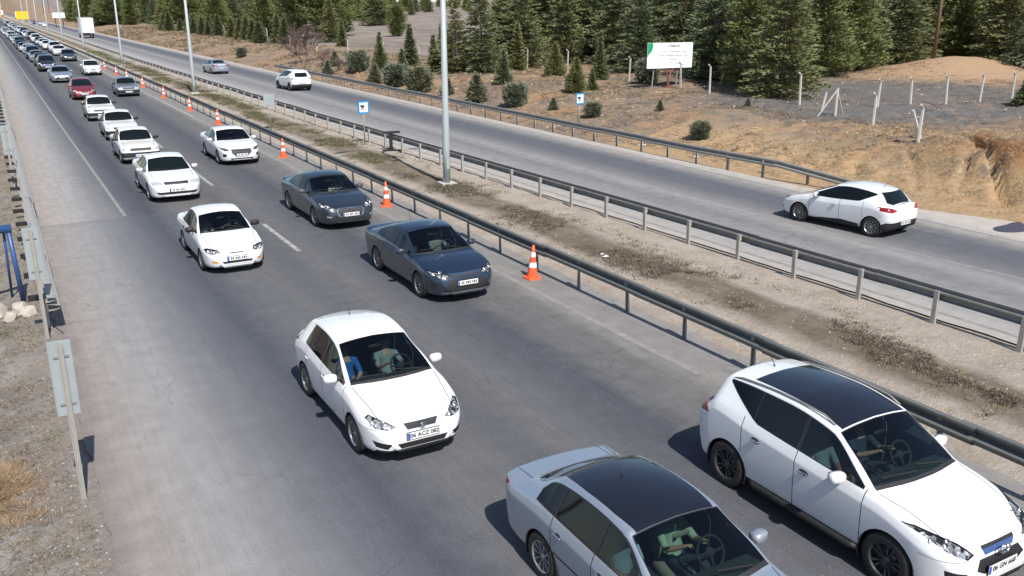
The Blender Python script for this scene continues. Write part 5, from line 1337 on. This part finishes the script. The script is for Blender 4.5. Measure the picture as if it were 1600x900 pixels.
tag(tufts('green_weeds', gg, 1100, lef(.20, 27), (.02, .07), (.006, .014), 14, 1.5, 6), 'patches of green weeds on the left verge', 'weeds', kind='stuff')
tag(tufts('dead_stems', gk, 8000, lef(-.2, 33), (.02, .09), (.004, .011), 8, 2.2, 7), 'dark dead stems on the left verge', 'dead plants', kind='stuff')
def strawheap():
    a = random.uniform(0, 6.28); q = abs(random.gauss(0, 1)); x = -.95+.38*q*math.cos(a); y = 13.8+.75*q*math.sin(a)
    return (x, y, random.uniform(.7, 1.2)) if x < .1 else None
tag(tufts('straw_heap', grass_mat('brown_straw', (.20, .125, .07), (.46, .34, .22)), 6000, strawheap, (.04, .12), (.004, .009), 9, 1.8, 8), 'heap of cut orange straw on the left verge beside the nearest sign', 'straw', kind='stuff')
def bank():
    x = random.uniform(28.5, 37); y = random.uniform(14, 29)
    z0 = ground_z(x, y); st_ = abs(ground_z(x+.3, y)-z0)/.3
    if st_ < .22 and noise.noise((x*.6, y*.6, 14)) < .1: return None
    return x, y, random.uniform(.6, 1.3)
tag(tufts('bank_straw', gs, 12000, bank, (.03, .12), (.006, .015), 7, 1.4, 9), 'straw coloured grass covering the cut bank', 'dry grass', kind='stuff')
def hillf(thr, sd, y1=95):
    def f():
        y = 26*(y1/26)**random.random(); x = random.uniform(27.8, 62)
        if x/y > 1.75 or (38.5 < x < 60 and y < 47 and random.random() < .72) or noise.noise((x*.25, y*.25, sd))+.3*noise.noise((x, y, sd)) < thr: return None
        return x, y, random.uniform(.6, 1.3)*(1+y/70)
    return f
tag(tufts('hillside_stems', gk, 12000, hillf(-.02, 41), (.03, .10), (.007, .018), 8, 2.0, 10), 'grey and dark dead plants over the hillside', 'dead plants', kind='stuff')
def slope():
    y = 88*(280/88)**random.random(); x = random.uniform(27.5, 44)
    if noise.noise((x*.15, y*.12, 60))+.4*noise.noise((x*.6, y*.4, 60)) < -.05: return None
    return x, y, random.uniform(.8, 1.4)*y/60
tag(tufts('slope_grass', gb, 4200, slope, (.05, .16), (.02, .04), 6, 1.5, 17), 'dry grass on the brown slope beyond the leafless tree', 'dry grass', kind='stuff')
tag(tufts('slope_weeds', gk, 2600, slope, (.05, .16), (.02, .04), 6, 1.5, 18), 'dark weeds on the brown slope beyond the leafless tree', 'dead plants', kind='stuff')
tag(tufts('hillside_grass', gb, 9000, hillf(.0, 43), (.03, .10), (.007, .018), 8, 1.9, 12), 'dry grass scattered over the hillside', 'dry grass', kind='stuff')
# stones and litter on the verges
def stones(name, mat, n, fn, s0, s1, seed, label):
    random.seed(seed); mb = MB()
    for _ in range(n):
        p = None
        while p is None: p = fn()
        x, y, k = p; s = random.uniform(s0, s1)*k; z = ground_z(x, y)
        v = [(x+s*random.uniform(.6, 1.2)*a, y+s*random.uniform(.6, 1.2)*b, z+s*.5*c) for a, b, c in ((1, 0, 0), (0, 1, 0), (-1, 0, 0), (0, -1, 0), (.1, .1, 1.3))]
        mb.add(v, [(0, 1, 4), (1, 2, 4), (2, 3, 4), (3, 0, 4)])
    tag(mb.build(name, mat), label, 'stones', kind='stuff')
def anym():
    y = 8*(90/8)**random.random(); x = random.choice((random.uniform(12.2, 17.3), random.uniform(12.6, 13.6), random.uniform(16, 17)))
    return x, y, 1+y/60
stones('gravel', simple('pale_stones', (.36, .33, .29), rough=.9, var=.3, scale=.7), 3000, anym, .008, .026, 1, 'pale gravel scattered over the median')
stones('gravel', simple('grey_stones', (.34, .32, .29), rough=.9, var=.3, scale=.7), 2200, lambda: (random.uniform(-4, .5), 9*(50/9)**random.random(), 1), .008, .028, 2, 'pale gravel on the left verge')
stones('stones', simple('orange_stones', (.40, .29, .20), rough=.9, var=.3, scale=.7), 1500, hillf(-.4, 50), .02, .07, 3, 'stones scattered over the hillside')
for i, (x, y, l) in enumerate([(14.1, 19.6, 'pair of white litter scraps in the dry strip of the median'), (28.0, 31.6, 'crumpled white plastic under the hillside rail'), (28.4, 36.5, 'small white litter scrap under the hillside rail')]):
    random.seed(i); mb = MB()
    for k in range(5):
        s = .025+.03*random.random(); mb.box((x+random.uniform(-.16, .16), y+random.uniform(-.2, .2), ground_z(x, y)+.03), (s*2, s*1.3, .02), Matrix.Rotation(random.uniform(0, 3), 3, 'Z') @ Matrix.Rotation(random.uniform(-.6, .6), 3, 'X'))
    tag(mb.build('litter', M['signwhite']), l, 'litter')
# ------------------------------------------------------------------ people in the near cars
M['skin'] = simple('skin', (.46, .27, .19), rough=.6, var=.08); M['hair'] = simple('dark_hair', (.02, .015, .012), rough=.7)
M['jeans'] = simple('dark_trousers', (.03, .035, .05), rough=.9)
def cloth(name, col): return simple(name, col, rough=.9, var=.15, bump=.002, scale=40)
def person(car, x, y, z, shirt, label, pose='drive', sleeve=1.0, wheel=None, hair='hair'):
    """seated figure, one skinned surface; local frame: faces -Y, hips at origin"""
    V = []; E = []; Rr = []; K = []
    def a(p, r, par=None, k=1):
        V.append(Vector(p)); Rr.append(r); K.append(k)
        if par is not None: E.append((par, len(V)-1))
        return len(V)-1
    pel = a((0, 0, 0), .15, None, 2); s1 = a((0, .05, .16), .135, pel); s2 = a((0, .09, .32), .15, s1); ch = a((0, .09, .44), .13, s2)
    nk = a((0, .07, .54), .055, ch, 0); hd0 = a((0, .045, .62), .072, nk, 0); hd1 = a((0, .035, .70), .088, hd0, 0); a((0, .05, .79), .066, hd1, 0)
    a((0, -.075, .68), .014, hd1, 0)
    for s in (-1, 1):
        hp = a((s*.10, -.03, -.01), .095, pel, 2); kn = a((s*.14, -.42, .07), .065, hp, 2); an = a((s*.14, -.66, -.24), .045, kn, 2); a((s*.14, -.80, -.28), .04, an, 2)
        sh = a((s*.19, .09, .43), .072, ch)
        if pose == 'drive': el, wr = (s*.24, -.14, .25), (s*.15, -.36, .36)
        elif pose == 'lap': el, wr = (s*.25, -.02, .17), (s*.10, -.22, .12)
        elif pose == 'window': el, wr = ((s*.26, -.02, .24), (s*.30, -.2, .44)) if s < 0 else ((s*.25, -.02, .17), (s*.10, -.22, .12))
        e1 = a(el, .052, sh, 1 if sleeve > .6 else 1); w1 = a(wr, .031, e1, 1 if sleeve > .9 else 0)
        d = (Vector(wr)-Vector(el)).normalized(); side = Vector((0, 0, 1)).cross(d).normalized(); up = d.cross(side)
        pm = Vector(wr)+d*.055; pa = a(pm, .026, w1, 0)
        for q, (o_, l1) in enumerate(((-.030, .030), (-.010, .036), (.010, .034), (.029, .027))):
            b = pm+side*o_+d*.03; f1 = a(b, .010, pa, 0); f2 = a(b+d*l1-up*.010, .0088, f1, 0); a(b+d*(l1*1.3)-up*(.012+l1), .0075, f2, 0)
        t1 = a(pm-side*s*.034, .011, pa, 0); t2 = a(pm-side*s*.052+d*.028-up*.008, .0095, t1, 0); a(pm-side*s*.05+d*.05-up*.028, .008, t2, 0)
    me = bpy.data.meshes.new('body'); me.from_pydata([tuple(v) for v in V], E, []); me.update()
    o = bpy.data.objects.new('body', me); C.objects.link(o)
    o.modifiers.new('skin', 'SKIN'); sb = o.modifiers.new('sub', 'SUBSURF'); sb.levels = 1; sb.render_levels = 1
    lay = me.skin_vertices[0].data
    for i, r in enumerate(Rr): lay[i].radius = (r, r*.82 if i in (1, 2, 3) else r)
    lay[0].use_root = True
    dg = bpy.context.evaluated_depsgraph_get(); m2 = bpy.data.meshes.new_from_object(o.evaluated_get(dg)); bpy.data.objects.remove(o)
    m2.name = 'body'; m2.materials.clear()
    for mt in (M['skin'], shirt, M['jeans']): m2.materials.append(mt)
    seg = [(V[i], V[j], K[j]) for i, j in E]
    for p in m2.polygons:
        c = p.center; best = min(seg, key=lambda q: seg_d(c, q[0], q[1])); p.material_index = best[2]
    m2.shade_smooth()
    root = empty('person', (x, y, z)); root.scale = (.92, .92, .90); root.rotation_euler = (R_(-7), 0, 0); tag(root, label, 'person')
    link('body', m2, None, root)
    blob('hair', (.084, .092, .070), M[hair], root, (0, .065, .765), (R_(-8), 0, 0), 2.2, 8)
    for s in (-1, 1):
        blob('ear', (.012, .02, .028), M['skin'], root, (s*.083, .045, .70), (0, 0, 0), 2, 5)
        blob('eye', (.012, .008, .008), M['hair'], root, (s*.032, -.046, .715), (0, 0, 0), 2, 5)
    blob('mouth', (.022, .006, .006), simple('lips', (.3, .11, .09)), root, (0, -.052, .645), (0, 0, 0), 2, 5)
    return root
def seg_d(c, a, b):
    ab = b-a; t = max(0, min(1, (c-a).dot(ab)/max(ab.dot(ab), 1e-9))); return (c-(a+ab*t)).length

# ------------------------------------------------------------------ traffic
def put(o, S, x, yf, label, cat='car', group='cars queuing towards the bridge', rz=0.0):
    o.location = (x, yf+S['L']/2-S['FO'], 0); o.rotation_euler = (0, 0, rz); tag(o, label, cat, group); return o
def emblem(root, S, z, kind):
    y = -S['L']/2
    mb = MB(); r = .06
    mb.tube([(r*1.25*math.cos(t), 0, r*math.sin(t)*.85) for t in [2*math.pi*i/16 for i in range(17)]], .008, 5, False)
    if kind == 'H': mb.bar((-.03, 0, -.03), (-.012, 0, .03), .012); mb.bar((.012, 0, -.03), (.03, 0, .03), .012); mb.bar((-.02, 0, -.005), (.02, 0, .005), .011)
    else:
        mb.bar((-.03, 0, .03), (.03, 0, .03), .014); mb.bar((-.03, 0, .0), (.03, 0, .0), .014); mb.bar((-.03, 0, -.03), (.03, 0, -.03), .014); mb.bar((-.03, 0, .0), (-.03, 0, .03), .014); mb.bar((.03, 0, -.03), (.03, 0, .0), .014)
    o = mb.build('emblem', M['chrome'], root, True); return o
def seat_people(S, x, yf, who):
    """hips of the front and rear seats, world coordinates"""
    sy = yf-S['FO']+S['cowl'][0]+.42+.72
    for (px, dy, shirt, label, pose, sl) in who: person(None, x+px, sy+dy+.03, .50 if S['H'] < 1.6 else .62, shirt, label, pose, sl)

S = spec_hatch(); hatch = put(make_car('car', S), S, 4.98, 12.3, 'white hatchback with a lettered plate in the left lane')
hatch['label'] = 'shiny white hatchback with black angular grille, behind the silver saloon with the black roof'
e = emblem(hatch, S, .6, 'S'); e.location = (0, -S['L']/2-.005, .61); e.scale = (.7, .7, .7)
blue = cloth('blue_shirt', (.02, .12, .42)); teal = cloth('pale_teal_shirt', (.34, .50, .50)); green = cloth('green_shirt', (.30, .38, .29)); grey = cloth('grey_shirt', (.25, .26, .28)); dark = cloth('dark_blue_jacket', (.02, .035, .06)); whites = cloth('white_shirt', (.6, .6, .6)); brown = cloth('brown_shirt', (.25, .14, .08))
seat_people(S, 4.98, 12.3, [(.37, 0, grey, 'driver in a grey shirt at the wheel of the white hatchback', 'drive', .5), (-.37, 0, blue, 'front passenger in a bright blue shirt in the white hatchback', 'lap', .5), (-.40, .80, brown, 'rear passenger by the side window of the white hatchback', 'window', .4)])
S = spec_octavia(); octa = put(make_car('car', S), S, 5.82, 5.5, 'silver saloon with a black roof, cut off by the bottom edge')
seat_people(S, 5.82, 5.5, [(.37, 0, green, 'driver in a green shirt holding the wheel of the silver saloon', 'drive', .9), (-.37, 0, teal, 'passenger in a pale teal shirt with a bare forearm in the silver saloon', 'lap', .5)])
mb = MB(); mb.box((0, 0, -.06), (.075, .006, .10)); mb.tube([(0, 0, 0), (0, 0, .1)], .003, 4)
tag(mb.build('card_pendant', simple('turquoise_card', (.10, .55, .52), rough=.4), loc=(5.84, 5.5-.92+2.02, 1.16), rot=(0, 0, .3)), 'turquoise card hanging from the mirror of the silver saloon', 'pendant')
S = spec_suv(); suv = put(make_car('car', S), S, 9.38, 5.85, 'large white crossover with a glass roof and dark wheels at the lower right', 'crossover')
e = emblem(suv, S, .78, 'H'); e.location = (0, -S['L']/2-.012, .745); e.scale = (1.2, 1.2, 1.2)
for sg in (-1, 1):
    mb = MB(); pts = []
    for k in range(11):
        s = 2.02+1.85*k/10; z = 1.61+.075*math.sin(math.pi*min(1, (k+1.5)/11))
        pts.append((sg*(.632-.012*abs(k-4)/5), s-S['L']/2, z+(.0 if 0 < k < 10 else -.05)))
    mb.tube(pts, .013, 6); mb.build('roof_rail', M['galv'], suv, True)
    mb = MB(); mb.tube([(sg*.86, -S['L']/2+.88+.42, .30), (sg*.90, -S['L']/2+.88+.5, .29), (sg*.90, -S['L']/2+3.05, .29), (sg*.86, -S['L']/2+3.12, .30)], .045, 8); mb.build('side_step', M['plastic'], suv, True)
seat_people(S, 9.38, 5.85, [(.37, 0, dark, 'driver in a dark jacket at the wheel of the large white crossover', 'drive', .9), (-.37, 0, teal, 'passenger in a pale teal top in the large white crossover', 'lap', .9)])
S = spec_corolla(); cor = put(make_car('car', S), S, 9.12, 19.0, 'dark blue saloon with a wide trapezoid grille, beside the nearest cone')
seat_people(S, 9.12, 19.0, [(.37, 0, grey, 'driver in a grey top in the dark blue saloon beside the nearest cone', 'drive', .9)])
S = spec_508(); p5 = put(make_car('car', S), S, 9.25, 27.35, 'slate grey saloon with a framed oval grille behind the dark blue one')
seat_people(S, 9.25, 27.35, [(.37, 0, whites, 'driver in a white shirt in the slate grey saloon', 'drive', .9), (-.37, 0, dark, 'passenger in a dark top in the slate grey saloon', 'lap', .9)])
S = spec_accent(); acc = put(make_car('car', S), S, 4.98, 24.0, 'old rounded white saloon with amber fog lamps and black mirrors')
seat_people(S, 4.98, 24.0, [(.35, 0, dark, 'driver in a dark top at the wheel of the old rounded white saloon', 'drive', .9), (-.35, 0, whites, 'passenger in a white shirt in the old rounded white saloon', 'lap', .9)])
S = spec_jetta(); jet = put(make_car('car', S), S, 5.28, 34.2, 'white saloon with a slim black grille and white mirrors, behind the old rounded one')
SE = spec_elantra(); el = put(make_car('car', SE), SE, 9.22, 41.0, 'white saloon with a big hexagonal chrome-framed grille in the right lane')
SB = spec_boxy(); box = put(make_car('car', SB), SB, 5.42, 43.4, 'square old white saloon with a dark bumper, just behind the slim-grilled white one')
# repaint helper for copies of a model
def recolour(root, new):
    old = None
    for ch in root.children_recursive:
        if ch.type == 'MESH' and ch.data.materials and ch.data.materials[0] in REP:
            ch.material_slots[0].link = 'OBJECT'; ch.material_slots[0].material = M[new]
REP = [M['white'], M['pearl'], M['cream'], M['navy'], M['slate'], M['silver']]
SJ = spec_jetta(); SH_ = spec_hatch(); SH_.update(wsglass='glass', sideglass='glass', cabin=False, plate=(.47, ''))
hat2 = make_car('car', SH_); SS = spec_suv2(); suv2 = make_car('car', SS); S5 = spec_508()
used = {'hat': 0, 'suv': 0}
def place(kind, x, yf, colour, label, cat='car', group='cars queuing towards the bridge'):
    src, S = {'jet': (jet, SJ), 'el': (el, SE), 'box': (box, SB), '508': (p5, S5), 'hat': (hat2, SH_), 'suv': (suv2, SS), 'cor': (cor, spec_corolla())}[kind]
    if kind in used and not used[kind]: used[kind] = 1; o = src
    else: o = copy_tree(src)
    put(o, S, x, yf, label, cat, group, R_(random.uniform(-.8, .8)))
    if colour: recolour(o, colour)
    return o
random.seed(31)
W_ = 'white'
place('box', 5.72, 51.6, W_, 'sixth car of the left lane: old square white saloon behind another square one')
place('box', 5.75, 61.1, W_, 'white old saloon between the square white ones and the dark red car')
place('hat', 6.1, 75.8, 'red', 'dark red car in the left lane')
place('cor', 5.9, 94.2, 'silver', 'silver car behind the dark red one')
place('suv', 5.75, 111, 'black', 'black crossover behind the silver car in the left lane', 'crossover')
place('hat', 5.8, 121, 'navy', 'dark blue car just behind the black crossover')
place('box', 9.35, 76.9, 'greyblue', 'old grey-blue saloon in the right lane, behind the hexagonal-grilled white one')
place('hat', 9.35, 102.6, W_, 'white hatchback in the right lane, first behind the grey-blue old saloon')
place('508', 9.4, 130.6, 'slate', 'dark grey saloon in the right lane, second behind the grey-blue old one')
far_l = ['silver', 'navy', 'slate', W_, 'silver', 'black', 'slate', W_, 'silver', W_, 'navy', W_, 'silver', W_, 'black', W_, W_, 'silver']
y = 130.5
for i, c in enumerate(far_l):
    place(['jet', 'suv', 'hat', 'jet', '508'][i % 5], 5.7+random.uniform(-.2, .2), y, c, 'small distant %s car in the left lane of the queue' % {W_: 'white', 'silver': 'silver', 'navy': 'dark blue', 'slate': 'dark grey', 'black': 'black'}[c], 'car', 'distant cars in the left lane of the queue'); y += random.uniform(7.0, 10.5)
far_r = [W_, W_, W_, W_, 'silver', W_, W_, 'black', W_, W_, 'silver', 'slate', W_, W_, 'silver', W_, 'navy', W_, W_, 'silver', W_, W_, W_, 'black', W_, 'silver', W_, W_]
y = 146.5
for i, c in enumerate(far_r):
    place(['jet', 'suv', 'hat', 'el', 'jet', 'suv'][i % 6], 9.35+random.uniform(-.2, .2), y, c, 'small distant %s car in the right lane of the queue' % {W_: 'white', 'silver': 'silver', 'navy': 'dark blue', 'slate': 'dark grey', 'black': 'black'}[c], 'car', 'distant cars in the right lane of the queue'); y += random.uniform(7.5, 12)
# traffic driving away on the right road
S = spec_clio(); cl = make_car('car', S); cl.location = (23.28, 19.15, 0); cl.rotation_euler = (0, 0, math.pi+.115)
tag(cl, 'white hatchback driving away alone on the right road, near the end of the hillside rail', 'car')
def away(kind, x, y, colour, label, cat='car', turn=0):
    src, S = {'jet': (jet, SJ), 'hat': (hat2, SH_), 'suv': (suv2, SS), '508': (p5, S5)}[kind]
    o = copy_tree(src); o.location = (x, y, 0); o.rotation_euler = (0, 0, math.pi+turn); tag(o, label, cat, 'cars driving away on the right road')
    recolour(o, colour); return o
away('suv', 22.4, 76.6, W_, 'white crossover seen from behind on the right road', 'crossover', .06)
away('jet', 21.0, 99.8, 'silver', 'silver saloon seen from behind on the right road, ahead of the white crossover', 'car', .05)
away('hat', 19.6, 358, W_, 'tiny white car far down the right road, behind the truck'); away('jet', 19.6, 384, 'silver', 'tiny silver car far down the right road'); away('jet', 19.2, 410, 'navy', 'tiny dark car far down the right road')
def truck(x, y, colw, label, L=8.2, Wd=2.5, Hb=3.9, rz=math.pi):
    """box lorry, front towards -Y in its own frame"""
    root = empty('box_truck', (x, y, 0), rz); tag(root, label, 'truck')
    mb = MB(); mb.box((0, L*.5-(L-2.2)/2, 1.15+(Hb-1.15)/2), (Wd, L-2.2, Hb-1.15)); mb.build('cargo_box', colw, root)
    mb = MB()
    for s in (-1, 1): mb.box((s*Wd*.25, L*.5+.02, 1.2+(Hb-1.2)/2), (Wd*.47, .04, Hb-1.4))
    mb.build('rear_door', colw, root)
    mb = MB(); Mx = Matrix(((0, 0, 1, 0), (1, 0, 0, 0), (0, 1, 0, 0), (0, 0, 0, 1))); f = -L/2
    mb.prism([(f, .5), (f+1.9, .5), (f+1.9, 2.9), (f+.55, 2.9), (f+.1, 1.9), (f, 1.4)], -Wd*.46, Wd*.46, Mx); mb.build('cab', colw, root)
    mb = MB(); mb.add([(-1, f+.12-.03, 1.9), (1, f+.12-.03, 1.9), (1, f+.48-.03, 2.75), (-1, f+.48-.03, 2.75)], [(0, 1, 2, 3)]); mb.build('windscreen', M['glass'], root)
    mb = MB(); mb.box((0, 0, .85), (.9, L-.4, .35)); mb.box((0, L/2-.15, .62), (Wd-.1, .12, .18)); mb.build('chassis', M['trim'], root)
    for yy in (f+1.0, L*.5-1.9):
        for s in (-1, 1):
            mb = MB(); mb.lathe([(.001, -.15), (.28, -.15), (.48, -.13), (.5, 0), (.48, .13), (.28, .15), (.001, .15)], 20, 'x'); mb.build('wheel', M['tyre'], root, True, loc=(s*(Wd/2-.2), yy, .5))
    for s in (-1, 1):
        mb = MB(); mb.box((s*(Wd/2-.2), L/2+.03, .95), (.3, .04, .14)); mb.build('tail_light', M['lampred'], root)
    return root
wt = simple('white_truck_body', (.78, .79, .80), rough=.5, var=.03); yt = simple('yellow_body', (.85, .48, .01), rough=.5, var=.05); ot = simple('orange_body', (.75, .28, .10), rough=.5)
truck(20.6, 228, wt, 'tall white box truck seen from behind on the right road', Hb=4.3, Wd=2.6)
truck(18.6, 560, wt, 'tiny white truck far away near the top left corner', Hb=4)
truck(11.0, 640, ot, 'tiny orange truck at the far end of the queue', Hb=4.2, Wd=3.4, rz=0)
truck(15.0, 760, wt, 'pale truck at the vanishing end of the road', Hb=4)
# boards in the distance
def far_board(x, y, w, h, zb, mat, label, name='billboard', cat='billboard'):
    r_ = empty(name, (x, y, ground_z(x, y) if x > 27 else 0), 0); tag(r_, label, cat)
    mb = MB(); mb.box((0, 0, zb+h/2), (w, .2, h)); mb.build('board', mat, r_)
    for s in (-1, 1):
        mb = MB(); mb.box((s*w*.3, .25, zb/2+.3), (.25, .25, zb+.6)); mb.build('post', M['trim'], r_)
    return r_
far_board(23.8, 350, 3.8, 1.7, 3.0, wt, 'small white roadside board left of the white box truck')
far_board(17.4, 470, 5.0, 3.4, 1.2, yt, 'bright yellow board beside the far right road')
far_board(36.0, 620, 5.0, 1.6, 8.6, yt, 'second, smaller yellow board, farther than the bright one')
far_board(116, 430, 7.5, 4.0, 4.5, wt, 'white board above the brown slope, under the pale building')
# buildings cut by the top edge
def building(x, y, L, Wd, H, mat, label, nwin, rz=0):
    z = ground_z(x, y)-.3; root = empty('building', (x, y, z), rz); tag(root, label, 'building')
    mb = MB(); mb.box((0, 0, H/2), (L, Wd, H)); mb.build('wall', mat, root)
    mb = MB(); mb.box((0, 0, H+.2), (L+1, Wd+1, .4)); mb.build('roof', M['galv'], root)
    mb = MB(); mb.box((0, -Wd/2-.02, 1.5), (L-1, .10, 2.2)); 
    me = bpy.data.meshes.new('window'); b0 = MB(); b0.box((0, 0, 0), (L/nwin*.55, .16, 1.6)); me = b0.mesh('window'); me.materials.append(M['glass'])
    for k in range(nwin):
        for zz in [2.2+3.2*q for q in range(int(H//3.2))]: link('window', me, None, root, (-L/2+L/nwin*(k+.5), -Wd/2-.06, zz))
building(150, 640, 70, 20, 8, simple('pale_blue_cladding', (.50, .60, .66), rough=.6), 'long pale blue building at the top edge above the brown slope', 14)
building(262, 560, 70, 16, 7, simple('white_render', (.62, .60, .57), rough=.8), 'long white building at the top edge behind the grey field', 12)
building(60, 1050, 60, 20, 14, simple('terracotta_render', (.42, .26, .19), rough=.8), 'far reddish building block at the top left', 10)
building(24, 1250, 50, 20, 16, simple('grey_render', (.40, .38, .37), rough=.8), 'far grey building block at the top left corner', 8)
